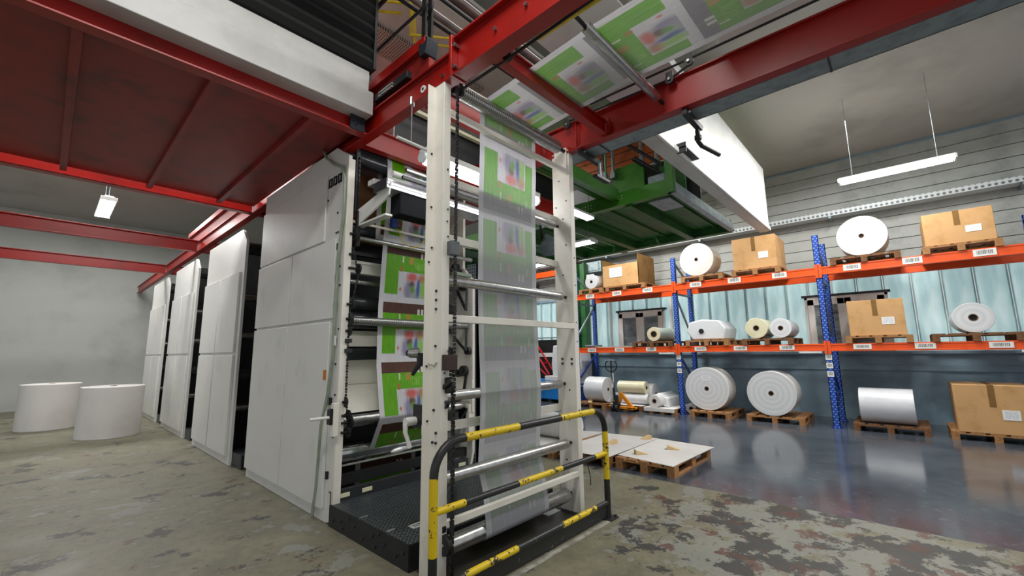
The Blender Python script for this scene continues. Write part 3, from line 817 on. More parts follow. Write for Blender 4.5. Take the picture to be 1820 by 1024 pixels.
# ---------------------------------------------------------------- guard rail in front of the tower
def barrier(loc, label, group=None):
    t = thing('safety_barrier', label, 'barrier', loc, group)
    ox, oy = loc[0], loc[1]
    X0, X1, Y, r = ox - 1.05, ox + 1.05, oy, 0.029
    hoop = MB()
    def arcpts(cx, cz, a0, a1, R=0.21, n=9): return [(cx + R * math.cos(math.radians(a0 + (a1 - a0) * i / n)), Y, cz + R * math.sin(math.radians(a0 + (a1 - a0) * i / n))) for i in range(n + 1)]
    Zt = 1.02
    la = arcpts(X0 + 0.21, Zt - 0.21, 180, 90); ra = arcpts(X1 - 0.21, Zt - 0.21, 90, 0)
    segs = [([(X0, Y, 0.0), (X0, Y, 0.345)], 1), ([(X0, Y, 0.345), (X0, Y, Zt - 0.21)], 0), (la + [(X0 + 0.26, Y, Zt)], 1),
            ([(X0 + 0.26, Y, Zt), (X0 + 0.81, Y, Zt)], 0), ([(X0 + 0.81, Y, Zt), (X0 + 1.36, Y, Zt)], 1), ([(X0 + 1.36, Y, Zt), (X1 - 0.21, Y, Zt)], 0),
            (ra, 1), ([(X1, Y, Zt - 0.21), (X1, Y, 0.36)], 0), ([(X1, Y, 0.36), (X1, Y, 0.0)], 1)]
    for p, m in segs: hoop.tube(p, r, 16, m)
    hoop.build('hoop', [SYEL, SBLK], t)
    for z, name, sg in ((0.60, 'middle_rail', ((0.0, 0.26, 0), (0.26, 0.80, 1), (0.80, 1.36, 0), (1.36, 1.89, 1), (1.89, 2.10, 0))),
                        (0.145, 'bottom_rail', ((0.0, 0.26, 1), (0.26, 0.78, 0), (0.78, 1.34, 1), (1.34, 1.87, 0), (1.87, 2.10, 1)))):
        mb = MB()
        for a, b, m in sg: mb.tube([(X0 + a, Y, z), (X0 + b, Y, z)], 0.024, 14, m)
        mb.build(name, [SYEL, SBLK], t)
    MB().box(X0 + 0.02, X1 - 0.02, Y - 0.006, Y + 0.006, 0.02, 0.13).build('kick_plate', SBLK, t, smooth=0)
    for x in (X0, X1):
        bp = MB().box(x - 0.075, x + 0.075, Y - 0.075, Y + 0.075, 0, 0.012).build('base_plate', BLACK, t, bevel=0.003)
        MB().cyl((x + 0.05, Y - 0.05, 0.01), (x + 0.05, Y - 0.05, 0.03), 0.014, 6).cyl((x - 0.05, Y + 0.05, 0.01), (x - 0.05, Y + 0.05, 0.03), 0.014, 6).build('anchor_bolt', DARK, bp)
    return t
ba = barrier((2.81, 2.31, 0), 'yellow and black tubular guard rail with chipped paint in front of the white tower')
mt_ = MB().box(2.03, 3.80, 2.33, 2.86, 0.001, 0.007).build('floor_tray', paint('oily_floor_sheet', '#37332d', '#2a2522', 0.45, 0, 3, 0.4, 0.7), None, loc=(2.9, 2.6, 0), smooth=0)
tag(mt_, 'dark oily floor sheet under the tower behind the guard rail', 'floor sheet')
st_ = MB().box(1.9, 3.86, 2.24, 2.285, 0.0005, 0.003).build('floor_line', paint('worn_white_line', '#a9a89e', '#7d7b70', 0.6, 0, 6, 0.4, 0.6), None, loc=(2.9, 2.26, 0), smooth=0)
tag(st_, 'worn pale line on the floor along the guard rail foot', 'floor marking')
sb = MB().box(3.50, 3.72, 2.76, 2.98, 0.001, 0.012).build('base_shim', BOARD, None, loc=(3.6, 2.85, 0), smooth=0)
tag(sb, 'small pale plate lying beside the foot of the right white post', 'plate')

# ---------------------------------------------------------------- tread plate platform
pl = thing('tread_platform', 'low black tread plate platform between the tower and the printing press', 'platform', (2.9, 3.5, 0))
XP0, XP1 = 1.98, 3.72
ys = (2.88, 3.21, 3.64, 4.19)
for a, b in zip(ys[:-1], ys[1:]):
    MB().box(XP0, XP1, a + 0.002, b - 0.002, 0.182, 0.192).build('tread_plate', TREAD, pl, smooth=0)
MB().box(XP0 - 0.006, XP0 + 0.006, 2.88, 4.19, 0.0, 0.188).build('side_skirt', BLACK, pl, smooth=0)
MB().box(XP0, XP1, 2.872, 2.882, 0.0, 0.19).build('front_skirt', BLACK, pl, smooth=0)
MB().box(XP0 + 0.01, XP1, 2.90, 4.18, 0.14, 0.18).build('frame', BLACK, pl, smooth=0)
kb = MB().box(XP0, XP1, 4.185, 4.20, 0.188, 0.295).box(XP0, XP1, 4.185, 4.235, 0.285, 0.297).build('kick_board', DARK, pl, bevel=0.004)
for x in (2.06, 2.30, 3.56):
    MB().box(x, x + 0.11, 4.178, 4.186, 0.222, 0.262).build('reflector', CREAML, kb, bevel=0.003)
bs = MB()
for i, (y, z) in enumerate(((4.1, 0.07), (3.95, 0.10), (3.92, 0.05), (3.7, 0.12), (3.55, 0.06), (3.4, 0.12), (3.36, 0.05), (3.22, 0.10), (3.05, 0.07), (2.95, 0.12), (3.8, 0.155), (3.3, 0.16))):
    bs.cyl((XP0 - 0.018, y, z), (XP0 - 0.006, y, z), 0.013, 6)
bs.build('bolt_heads', DARK, pl, kind='stuff')
hd = MB().box(2.17, 2.36, 3.10, 3.115, 0.19, 0.198).box(2.17, 2.36, 3.165, 3.18, 0.19, 0.198).box(2.17, 2.19, 3.10, 3.18, 0.19, 0.198).box(2.34, 2.36, 3.10, 3.18, 0.19, 0.198).build('lift_handle', BOARD, pl, bevel=0.003, label='bright recessed lift handle')
MB().box(2.19, 2.34, 3.115, 3.165, 0.188, 0.1935).build('handle_recess', BLACK, hd, smooth=0)
MB().box(2.19, 2.34, 3.132, 3.140, 0.193, 0.199).build('grip_bar', BOARD, hd, smooth=0)
for y in (3.64, 3.21):
    MB().box(1.985, 2.06, y - 0.012, y + 0.012, 0.19, 0.198).cyl((1.985, y, 0.197), (2.06, y, 0.197), 0.007, 8).build('hinge', STEEL, pl)

# ---------------------------------------------------------------- fluorescent lamps
def lamp(name, label, a, b, w=0.15, mat=None, group=None, hang=None):
    """a louvred batten lamp from a to b, tubes below a white housing"""
    a, b = Vector(a), Vector(b); c = (a + b) / 2; d = (b - a).normalized(); s = Vector((0, 0, 1)).cross(d).normalized()
    t = thing(name, label, 'lamp', tuple(c), group)
    up = Vector((0, 0, 1))
    MB().bar(a + up * 0.045, b + up * 0.045, w * 0.55, 0.05).build('housing', BOARD, t, bevel=0.004)
    MB().bar(a + up * 0.015, b + up * 0.015, w, 0.012).build('reflector', BOARD, t, smooth=0)
    for k in (-1, 1):
        MB().tube([a + s * (k * w * 0.25) - up * 0.012 + d * 0.03, b + s * (k * w * 0.25) - up * 0.012 - d * 0.03], 0.016, 10).build('tube', mat or TUBE, t)
    for p in (a, b):
        MB().bar(p - d * 0.012 + up * 0.01, p + d * 0.012 + up * 0.01, w, 0.07).build('end_cap', BOARD, t, bevel=0.003)
    if hang:
        for p in hang: MB().tube([p[0], p[1]], 0.004, 6).build('hanger', GALV, t)
    return t
def diff_lamp(name, label, a, b, w, h):
    a, b = Vector(a), Vector(b); c = (a + b) / 2; t = thing(name, label, 'lamp', tuple(c))
    up = Vector((0, 0, 1))
    MB().bar(a + up * h * 0.55, b + up * h * 0.55, w * 0.8, 0.06).build('housing', BOARD, t, bevel=0.006)
    MB().tube([a, a + (b - a) * 0.02, b - (b - a) * 0.02, b], [h * 0.4, h * 0.62, h * 0.62, h * 0.4], 18).build('diffuser', emit('lit_diffuser', '#ffffff', 11.5), t)
    for p in (a, b): MB().tube([p - (b - a).normalized() * 0.02, p + (b - a).normalized() * 0.01], h * 0.52, 14).build('end_cap', paint('clear_end_cap', '#cfd6d8', None, 0.3), t)
    return t
la = diff_lamp('tower_lamp', 'bright tubular work lamp glowing behind the paper web and left post', (2.20, 3.12, 3.40), (3.86, 3.12, 3.40), 0.16, 0.105)
MB().tube([(2.30, 3.12, 3.46), (2.30, 3.12, 3.80)], 0.005, 6).tube([(3.4, 3.12, 3.46), (3.4, 3.12, 3.98)], 0.005, 6).build('hanger', GALV, la)
hs = thing('hanging_rod', 'thin white rod slung on a steel wire below the long red beam', 'rod', (2.03, 3.05, 3.8))
MB().tube([(2.0, 3.02, 3.80), (2.0, 3.02, 3.42)], 0.005, 8).build('wire', STEEL, hs)
MB().cyl((1.99, 3.02, 3.86), (1.99, 3.02, 3.79), 0.016, 10).cyl((2.0, 2.99, 3.80), (2.0, 2.99, 3.76), 0.009, 8).build('clamp', STEEL, hs)
MB().tube([(1.86, 3.02, 3.43), (2.30, 3.02, 3.42)], 0.015, 12).build('rod_tube', BOARD, hs)
# ================================================================ THE PRINTING PRESS
pr = thing('printing_press', 'white printing press with stacked rollers carrying a green printed web', 'printing press', (2.9, 4.2, 0))
YF = 4.16
lf = MB().prism([(YF, 0.03), (YF, 3.70), (4.45, 3.88), (6.7, 3.88), (6.7, 0.0), (4.3, 0.0)], 'x', 1.99, 2.03).build('side_frame', WHITE2, pr, bevel=0.003)
MB().box(1.985, 2.06, YF - 0.012, YF + 0.03, 0.0, 3.66).build('frame_edge', WHITE, lf, bevel=0.003)
MB().box(1.955, 1.99, 4.30, 5.45, 1.96, 2.80).build('cover_panel', WHITE2, lf, bevel=0.006)
MB().box(1.955, 1.99, 5.47, 6.68, 1.96, 2.80).build('cover_panel', WHITE2, lf, bevel=0.006)
MB().box(1.955, 1.99, 4.34, 5.45, 0.12, 1.93).build('cover_panel', WHITE2, lf, bevel=0.006)
MB().box(1.955, 1.99, 5.47, 6.68, 0.12, 1.93).build('cover_panel', WHITE2, lf, bevel=0.006)
MB().box(1.965, 1.99, 4.62, 6.68, 2.83, 3.60).build('cover_panel', WHITE2, lf, bevel=0.006)
hg = MB()
for z in (2.05, 2.35, 2.68, 0.4, 1.1, 1.7): hg.box(1.968, 1.99, 4.27, 4.30, z, z + 0.07)
hg.build('hinge', BLACK, lf, kind='stuff')
vt = MB()
for i in range(3):
    y = 4.30 + i * 0.11
    vt.box(1.978, 1.99, y, y + 0.075, 3.44, 3.455).box(1.978, 1.99, y, y + 0.075, 3.525, 3.54).box(1.978, 1.99, y, y + 0.014, 3.44, 3.54).box(1.978, 1.99, y + 0.06, y + 0.075, 3.44, 3.54).box(1.984, 1.992, y, y + 0.03, 3.45, 3.53)
vt.build('cable_slots', DARK, lf, smooth=0)
bb = MB()
for y, z in ((4.23, 3.35), (4.22, 2.95), (4.6, 3.3), (4.24, 2.5), (4.22, 2.3), (4.2, 1.85), (4.23, 1.5), (4.21, 1.2), (4.21, 0.8), (4.25, 1.75), (4.35, 3.1), (4.32, 2.88), (4.36, 2.88)):
    bb.cyl((1.98, y, z), (1.99, y, z), 0.012, 6)
bb.build('bolt_heads', DARK, lf, kind='stuff')
MB().box(1.95, 1.957, 4.36, 4.42, 1.34, 1.44).build('sticker', STICK, lf, smooth=0)
MB().box(1.955, 1.975, 4.21, 4.235, 1.68, 1.78).build('latch_plate', BOARD, lf, bevel=0.003)
MB().tube([(1.95, 4.75, 3.98), (1.95, 4.62, 3.80), (1.955, 4.42, 3.66), (1.96, 4.24, 3.58), (1.965, 4.17, 3.42), (1.965, 4.16, 3.05), (1.96, 4.19, 2.85), (1.96, 4.23, 2.6), (1.96, 4.24, 2.2), (1.96, 4.24, 1.6), (1.955, 4.30, 1.2), (1.95, 4.40, 0.9), (1.95, 4.44, 0.3), (1.95, 4.5, 0.02)], 0.017, 10).build('conduit', HOSE, pr)
rf = MB().prism([(4.30, 0.0), (4.20, 0.35), (4.20, 2.55), (4.40, 2.75), (4.40, 3.80), (6.7, 3.80), (6.7, 0.0)], 'x', 3.80, 3.84).build('side_frame', WHITE, pr, bevel=0.003)
MB().box(3.76, 3.80, 4.16, 4.20, 0.85, 1.25).build('frame_edge', WHITE, rf, bevel=0.003)
# interior
MB().box(2.03, 3.80, 5.25, 5.30, 0.0, 3.85).build('back_wall', paint('press_inner_grey', '#55565a', '#434448', 0.5, 0, 2), pr, smooth=0)
MB().box(2.05, 3.78, 4.95, 4.99, 3.30, 3.90).build('tan_panel', paint('tan_panel', '#b98962', '#a3764f', 0.6, 0, 3), pr, bevel=0.004)
MB().box(2.05, 3.78, 4.92, 4.96, 2.98, 3.28).build('tan_panel', CARDD, pr, bevel=0.004)
MB().box(2.04, 3.79, 4.64, 4.70, 1.68, 1.86).build('white_panel', WHITE, pr, bevel=0.004)
MB().box(2.04, 3.79, 4.60, 4.64, 1.53, 1.66).build('dark_strip', DARK, pr, smooth=0)
MB().box(2.04, 3.79, 4.64, 4.68, 1.26, 1.54).build('white_panel', WHITE, pr, bevel=0.004)
MB().prism([(4.66, 1.27), (4.70, 1.27), (4.44, 0.98), (4.40, 0.98)], 'x', 2.04, 3.79).build('chute', WHITE, pr, bevel=0.004)
MB().box(2.04, 3.79, 4.44, 4.52, 2.49, 2.62).build('crossbeam', WHITE, pr, bevel=0.006)
MB().box(2.04, 3.79, 4.42, 4.45, 2.60, 2.63).build('crossbeam', WHITE, pr, bevel=0.004)
MB().box(2.04, 3.79, 4.40, 4.46, 2.69, 2.73).build('dark_bar', BLACK, pr, smooth=0)
MB().box(2.08, 3.78, 4.20, 4.225, 2.985, 3.01).build('thin_bar', WHITE, pr, smooth=0)
MB().tube([(2.12, 4.21, 2.83), (3.78, 4.21, 2.83)], 0.026, 14).build('rod', STEEL, pr)
MB().tube([(2.06, 4.56, 3.01), (3.78, 4.56, 3.01)], 0.075, 20).build('ink_roller', DCHROME, pr)
rl = ((4.345, 3.80, 0.10, DCHROME, 2.16, 3.76), (4.50, 2.40, 0.030, KNURL, 2.05, 3.78), (4.60, 2.17, 0.085, DCHROME, 2.05, 3.78), (4.62, 1.98, 0.10, DCHROME, 2.05, 3.78), (4.285, 1.945, 0.044, KNURL, 2.07, 3.78), (4.285, 0.925, 0.050, STEEL, 2.10, 3.78), (4.53, 0.56, 0.105, CHROME, 2.08, 3.78), (4.80, 0.42, 0.07, DCHROME, 2.08, 3.78), (4.42, 0.88, 0.05, STEEL, 2.10, 3.78))
for y, z, r, m, a, b in rl:
    ro = MB().tube([(a, y, z), (a + 0.012, y, z), (b - 0.012, y, z), (b, y, z)], [r * 0.94, r, r, r * 0.94], 24).build('roller', m, pr)
    MB().cyl((2.03, y, z), (a, y, z), r * 0.4, 12).build('journal', BLACK, ro)
MB().tube([(2.05, 4.60, 2.17), (2.22, 4.60, 2.17)], 0.092, 20).build('grooved_sleeve', KNURL, pr)
MB().prism([(4.40, 0.455), (4.42, 0.47), (4.60, 0.43), (4.58, 0.415)], 'x', 2.05, 3.79).build('doctor_blade', STEEL, pr, smooth=0)
MB().box(2.04, 3.79, 4.30, 4.36, 0.30, 0.40).build('sill', BLACK, pr, smooth=0)
ge = MB().ring((2.98, 4.62, 3.62), 'x', 0.1, 0.24, 0.06, 40)
for k in range(40):
    t = 2 * PI * k / 40; ge.box(2.95, 3.01, 4.62 + 0.245 * math.cos(t) - 0.010, 4.62 + 0.245 * math.cos(t) + 0.010, 3.62 + 0.245 * math.sin(t) - 0.010, 3.62 + 0.245 * math.sin(t) + 0.010)
ge.build('gear_wheel', DARK, pr, smooth=0)
# sprockets and chains at the left frame
MB().box(2.10, 2.14, 4.13, 4.18, 2.72, 3.10).build('arm_plate', BLACK, pr, bevel=0.003)
MB().box(2.085, 2.125, 4.17, 4.20, 3.10, 3.80).build('dark_column', DARK, pr, smooth=0)
chain([(2.11, 4.16, 3.10), (2.115, 4.16, 3.72)], 0.022, 'chain_links', pr)
chain([(2.07, 4.14, 2.70), (2.14, 4.14, 2.42), (2.06, 4.14, 1.98), (2.065, 4.14, 1.15), (2.10, 4.14, 0.94)], 0.020, 'chain_links', pr)
cl = MB()
for x, y, z, r in ((2.09, 4.14, 2.84, 0.06), (2.075, 4.14, 2.62, 0.035), (2.14, 4.14, 2.475, 0.05), (2.09, 4.14, 2.10, 0.04), (2.07, 4.14, 1.95, 0.065), (2.07, 4.14, 1.83, 0.045), (2.06, 4.14, 1.13, 0.045), (2.10, 4.14, 1.0, 0.045), (2.12, 4.14, 0.93, 0.06), (2.10, 4.14, 0.84, 0.05)):
    s_ = MB().ring((x, y, z), 'x', 0.012, r, 0.02, 18)
    for k in range(14):
        t = 2 * PI * k / 14; s_.box(x - 0.008, x + 0.008, y + r * math.cos(t) - 0.006, y + r * math.cos(t) + 0.006, z + r * math.sin(t) - 0.006, z + r * math.sin(t) + 0.006)
    s_.cyl((2.03, y, z), (x + 0.015, y, z), 0.013, 8)
    s_.build('sprocket', BLACK, pr, smooth=0)
MB().box(1.93, 1.985, 4.10, 4.16, 0.82, 1.13).build('bearing_plate', WHITE, pr, bevel=0.004)
MB().box(1.90, 1.935, 4.11, 4.18, 0.93, 1.08).build('bearing_block', BLACK, pr, bevel=0.006)
MB().tube([(1.72, 4.13, 1.0), (1.90, 4.13, 1.0)], 0.016, 12).build('shaft_stub', WHITE2, pr)
for z in (1.75, 1.65): MB().box(2.03, 2.10, 4.13, 4.18, z - 0.04, z).build('clamp_block', DARK, pr, bevel=0.003)
# levers at the right frame
for p, q in (((3.78, 4.3, 2.45), (3.70, 4.22, 2.15)), ((3.70, 4.22, 2.15), (3.78, 4.5, 2.45)), ((3.76, 4.28, 2.02), (3.70, 4.22, 1.62)), ((3.74, 4.5, 1.8), (3.70, 4.22, 1.62)), ((3.76, 4.28, 1.32), (3.74, 4.3, 1.12)), ((3.76, 4.2, 0.95), (3.6, 4.3, 0.65)), ((3.74, 4.6, 2.1), (3.7, 4.5, 1.85))):
    MB().bar(p, q, 0.03, 0.022).build('lever', BLACK, pr)
for y, z, r in ((4.35, 2.48, 0.06), (4.24, 1.62, 0.05), (4.32, 1.36, 0.07), (4.42, 1.33, 0.05), (4.3, 0.8, 0.09), (4.5, 2.75, 0.07)):
    MB().ring((3.75, y, z), 'x', 0.015, r, 0.05, 18).cyl((3.70, y, z), (3.80, y, z), 0.02, 8).build('pulley', BLACK, pr, smooth=0)
MB().box(3.72, 3.80, 4.18, 4.24, 0.5, 0.95).build('bearing_plate', WHITE, pr, bevel=0.004)
MB().tube([(3.5, 4.25, 2.62), (3.80, 4.25, 2.62)], 0.03, 12).build('rod', HOSE, pr)
MB().box(3.60, 3.62, 4.80, 4.95, 2.4, 3.1).build('upright_bar', BOARD, pr, smooth=0)
bx = MB().box(2.53, 2.60, 4.15, 4.21, 3.02, 3.13).build('sensor', BLUE, pr, bevel=0.004, label='small blue and brass sensor')
MB().box(2.60, 2.66, 4.15, 4.21, 3.03, 3.12).build('sensor_body', CORE, bx, bevel=0.004)
MB().tube([(2.62, 4.16, 3.0), (2.66, 4.15, 2.88), (2.78, 4.14, 2.81), (2.9, 4.14, 2.86), (3.0, 4.16, 2.97)], 0.006, 6).build('sensor_cable', YELLOW, bx)

# green printed web in the press
pp_ = [(4.46, 2.9), (4.445, 3.80)] + arc((4.345, 3.80), 0.1015, 0, 180, 10) + [(4.236, 3.4), (4.29, 2.8), (4.345, 2.1), (4.34, 1.47), (4.25, 1.0)] + arc((4.285, 0.925), 0.0515, 160, 215, 4) + [(4.50, 0.448), (4.62, 0.43), (4.715, 0.40), (4.72, 0.05)]
_l = 0
for a, b in zip(pp_[:-1], pp_[1:]):
    if a[0] < 4.36 and a[1] >= 2.185 >= b[1]:
        _l += math.hypot(b[0] - a[0], b[1] - a[1]) * (a[1] - 2.185) / (a[1] - b[1]); break
    _l += math.hypot(b[0] - a[0], b[1] - a[1])
sheet(pp_, 2.50, 3.30, PER, 6 - _l / PER, 'paper_web', PRINT, 'vivid green and brown printed paper web running down the printing press')

# inspection bridge standing out from the press
ib = thing('inspection_bridge', 'aluminium cross profile on a white arm with a hanging dark box over the press', 'inspection bridge', (2.6, 3.7, 3.0))
MB().prism([(4.17, 2.94), (4.17, 3.12), (3.66, 3.21), (3.52, 3.26), (3.56, 3.14), (3.62, 3.10)], 'x', 2.115, 2.135).build('arm', WHITE2, ib, bevel=0.003)
MB().box(2.115, 2.19, 3.60, 4.17, 2.935, 2.955).build('arm_flange', WHITE2, ib, smooth=0)
ex = MB().box(2.09, 3.42, 3.55, 3.78, 3.195, 3.285).box(2.09, 3.42, 3.54, 3.56, 3.195, 3.212).box(2.09, 3.42, 3.54, 3.56, 3.232, 3.248).box(2.09, 3.42, 3.54, 3.56, 3.268, 3.285).build('cross_profile', ALU, ib, bevel=0.002)
MB().box(2.075, 2.09, 3.54, 3.78, 3.19, 3.29).build('profile_cap', DARK, ex, smooth=0)
MB().box(2.12, 3.42, 3.86, 3.98, 3.33, 3.39).build('rear_profile', ALU, ib, bevel=0.003)
MB().box(2.25, 2.66, 3.56, 3.74, 2.97, 3.19).build('dark_box', paint('matt_dark_box', '#1e1f22', '#17181a', 0.9, 0, 4, spec=0.1), ib, bevel=0.008)
MB().tube([(2.2, 3.40, 3.36), (3.75, 3.40, 3.36)], 0.024, 12).build('front_tube', STEEL, ib)
MB().box(2.2, 3.7, 3.44, 3.47, 3.29, 3.32).build('dark_rail', BLACK, ib, smooth=0)
MB().tube([(2.2, 3.64, 3.40), (3.7, 3.64, 3.40)], 0.03, 12).build('front_tube', BOARD, ib)

# frame post and cabinets to the right of the press
pf = thing('perforated_frame', 'grey perforated steel post standing behind the right press frame', 'frame post', (4.45, 4.8, 0))
MB().box(4.36, 4.40, 4.70, 4.95, 0.0, 2.95).box(4.36, 4.56, 4.70, 4.74, 0.0, 2.95).build('post', PERFG, pf, smooth=0)
MB().box(4.30, 4.62, 4.64, 5.0, 0, 0.015).build('base_plate', DARK, pf, smooth=0)
cbn = thing('grey_cabinet', 'blue-grey metal cabinet with a small black panel behind the tower', 'cabinet', (4.9, 5.2, 0))
MB().box(4.62, 5.3, 4.95, 5.5, 0.0, 2.1).build('body', GALV, cbn, bevel=0.006)
MB().box(4.608, 4.62, 5.0, 5.45, 0.15, 2.0).build('door', GALV, cbn, bevel=0.004)
MB().box(4.60, 4.612, 5.03, 5.17, 1.36, 1.62).build('black_panel', BLACK, cbn, bevel=0.003)

# ---------------------------------------------------------------- further units of the same press line
def unit(y0, label):
    t = thing('printing_unit', label, 'printing unit', (2.9, y0, 0), 'further press units')
    for x in (1.99, 3.80):
        f = MB().prism([(y0, 0.0), (y0, 3.4), (y0 + 0.25, 3.62), (y0 + 2.3, 3.62), (y0 + 2.3, 0.0)], 'x', x, x + 0.04).build('side_frame', WHITE2, t, bevel=0.004)
        if x < 3:
            for a, b in ((0.12, 1.16), (1.2, 2.24)):
                for c, d in ((0.12, 1.6), (1.64, 2.9)):
                    cp = MB().box(1.955, 1.99, y0 + a, y0 + b, c, d).build('cover_panel', WHITE2, f, bevel=0.006)
    MB().box(2.03, 3.8, y0 + 1.2, y0 + 1.26, 0, 3.6).build('back_wall', DARK, t, smooth=0)
    for y, z, r, m in ((0.15, 3.3, 0.1, DCHROME), (0.2, 2.5, 0.05, STEEL), (0.15, 1.9, 0.045, KNURL), (0.2, 1.3, 0.09, DCHROME), (0.15, 0.8, 0.05, STEEL)):
        MB().cyl((2.03, y0 + y, z), (3.8, y0 + y, z), r, 18).build('roller', m, t)
    MB().box(2.03, 3.8, y0 - 0.4, y0 + 0.1, 0.0, 0.19).build('step', TREAD, t, smooth=0)
    return t
unit(7.5, 'white printing unit next down the line beyond the first press')
unit(10.6, 'white printing unit third down the line along the aisle')
unit(13.7, 'farthest white printing unit along the aisle')
for y0, l in ((7.5, 'green printed web on the second unit down the press line'), (10.6, 'green printed web on the third unit down the press line')):
    sheet([(y0 + 0.045, 3.35), (y0 + 0.1, 2.5), (y0 + 0.06, 1.9), (y0 + 0.1, 1.3), (y0 + 0.08, 0.25)], 2.35, 3.15, PER, 0.3, 'paper_web', PRINT, l)
# ================================================================ GREEN PLATFORM ON THE RIGHT
gm = thing('green_platform', 'green steel machine platform hanging over the storage aisle', 'steel platform', (7.7, 4.5, 4.0))
gx0, gx1, gy0, gy1 = 6.30, 9.3, 2.40, 11.0
MB().box(gx0, gx0 + 0.05, gy0, gy1, 4.02, 4.24).box(gx0 - 0.03, gx0 + 0.10, gy0, gy1, 4.0, 4.02).build('front_beam', GREEN, gm, smooth=0)
MB().box(gx1, gx1 + 0.08, gy0, gy1, 4.0, 4.24).box(gx1 - 0.05, gx1 + 0.10, gy0, gy1, 3.985, 4.0).build('rear_beam', DGREEN, gm, smooth=0)
MB().box(gx0, gx1, gy0 - 0.05, gy0, 4.0, 4.16).box(gx0, gx1, gy0 - 0.07, gy0 + 0.03, 3.985, 4.0).build('end_beam', GALV, gm, smooth=0)
_d0 = None
for i in range(16):
    y = gy0 + 0.02 + i * 0.53
    if _d0 is None: _d0 = MB().box(gx0 + 0.06, gx1, y, y + 0.515, 4.15, 4.165).box(gx0 + 0.06, gx1, y + 0.24, y + 0.27, 4.11, 4.15).build('deck_panel', DGREEN, gm, smooth=0)
    else: share(_d0, 'deck_panel', gm, (0, i * 0.53, 0))
for y in (3.18, 4.5, 5.9, 7.4, 9.0):
    MB().box(gx0 + 0.05, gx1, y, y + 0.02, 3.98, 4.15).box(gx0 + 0.05, gx1, y - 0.06, y + 0.08, 3.965, 3.98).build('joist', DGREEN, gm, smooth=0)
MB().box(6.24, 6.36, 2.36, 2.48, 4.0, 5.2).build('corner_post', GREEN, gm, bevel=0.004)
MB().box(6.42, 7.0, 2.5, 2.85, 3.97, 3.985).build('reflection_patch', GALV, gm, smooth=0)  # pale sheet standing in for a teal reflection on the underside
MB().prism([(3.30, 4.10), (3.42, 4.10), (3.42, 4.30), (3.30, 4.30)], 'x', 4.1, 6.28).build('side_beam', GREEN, gm, bevel=0.003)
MB().box(4.1, 6.28, 3.42, 3.62, 4.24, 4.26).build('side_ledge', GALV, gm, smooth=0)
MB().prism([(3.62, 4.22), (3.72, 4.22), (3.72, 4.44), (3.62, 4.44)], 'x', 4.1, 6.4).build('side_beam', GREEN, gm, bevel=0.003)
hl = MB()
for i in range(9): hl.cyl((6.29, 3.85 + (i % 5) * 0.06, 4.09 + (i // 5) * 0.05), (6.302, 3.85 + (i % 5) * 0.06, 4.09 + (i // 5) * 0.05), 0.009, 6)
for i in range(4): hl.cyl((6.29, 3.25 + (i % 2) * 0.06, 4.12 + (i // 2) * 0.05), (6.302, 3.25 + (i % 2) * 0.06, 4.12 + (i // 2) * 0.05), 0.009, 6)
hl.build('bolt_heads', CREAML, gm, kind='stuff')
MB().box(7.5, 7.54, 2.9, 5.3, 5.15, 6.1).build('orange_board', OBRICK, gm, smooth=0)
for z in (5.35, 5.55, 5.75): MB().box(7.485, 7.5, 2.9, 5.3, z, z + 0.012).build('board_joint', CORE, gm, smooth=0)
MB().box(7.30, 7.36, 3.3, 3.95, 4.25, 5.16).build('green_plate', GREEN, gm, bevel=0.004)
MB().box(7.30, 7.36, 2.55, 3.0, 4.25, 4.95).build('green_plate', DGREEN, gm, bevel=0.004)
MB().box(7.58, 7.62, 2.4, 7.0, 4.25, 5.15).build('dark_panel', DARK, gm, smooth=0)  # dark sheet standing in for the dark hole behind the green plates
for y, z0, z1, m in ((3.90, 4.95, 5.6, GALV), (3.31, 5.05, 5.6, GALV), (3.02, 4.95, 5.5, GALV), (2.82, 5.0, 5.4, BOARD), (4.1, 5.0, 5.7, BLACK)):
    p_ = MB().cyl((7.25, y, z0 + 0.12), (7.25, y, z1), 0.028, 12).build('ram', m, gm)
    MB().box(7.20, 7.30, y - 0.05, y + 0.05, z0, z0 + 0.13).build('ram_foot', GALV, p_, bevel=0.004)
MB().tube([(6.9, 3.55, 5.5), (7.1, 2.85, 4.85)], 0.03, 10).build('strut', BLACK, gm)
MB().tube([(6.7, 3.20, 4.95), (7.0, 2.80, 4.60)], 0.045, 10).build('strut', BLACK, gm)
MB().box(6.9, 7.2, 2.75, 3.05, 4.42, 4.62).build('clevis_block', GALV, gm, bevel=0.01)
MB().tube([(6.35, 3.56, 4.2), (6.35, 3.56, 5.5)], 0.02, 8).build('hanger_rod', TGREEN, gm)
MB().box(4.4, 6.2, 3.75, 6.5, 4.55, 4.58).build('dark_plate', DARK, gm, smooth=0)
lamp('aisle_lamp', 'cool white twin tube lamp under the green platform, nearest the right white post', (7.05, 4.28, 3.72), (7.05, 5.5, 3.72), 0.24, TUBEC, None, [((7.05, 4.4, 3.76), (7.05, 4.4, 4.12)), ((7.05, 5.4, 3.76), (7.05, 5.4, 4.12))])
lamp('aisle_lamp', 'single cool lamp under the green platform beside the white post, higher up', (5.35, 3.70, 3.80), (6.0, 3.70, 3.80), 0.16, TUBEC, None, [((5.4, 3.70, 3.84), (5.4, 3.68, 4.23)), ((5.95, 3.70, 3.84), (5.95, 3.68, 4.23))])
lamp('aisle_lamp', 'cool twin tube lamp far under the green platform seen beyond the paper web', (8.2, 6.4, 3.75), (8.2, 7.7, 3.75), 0.24, TUBEC, None, [((8.2, 6.5, 3.79), (8.2, 6.5, 4.12)), ((8.2, 7.6, 3.79), (8.2, 7.6, 4.12))])
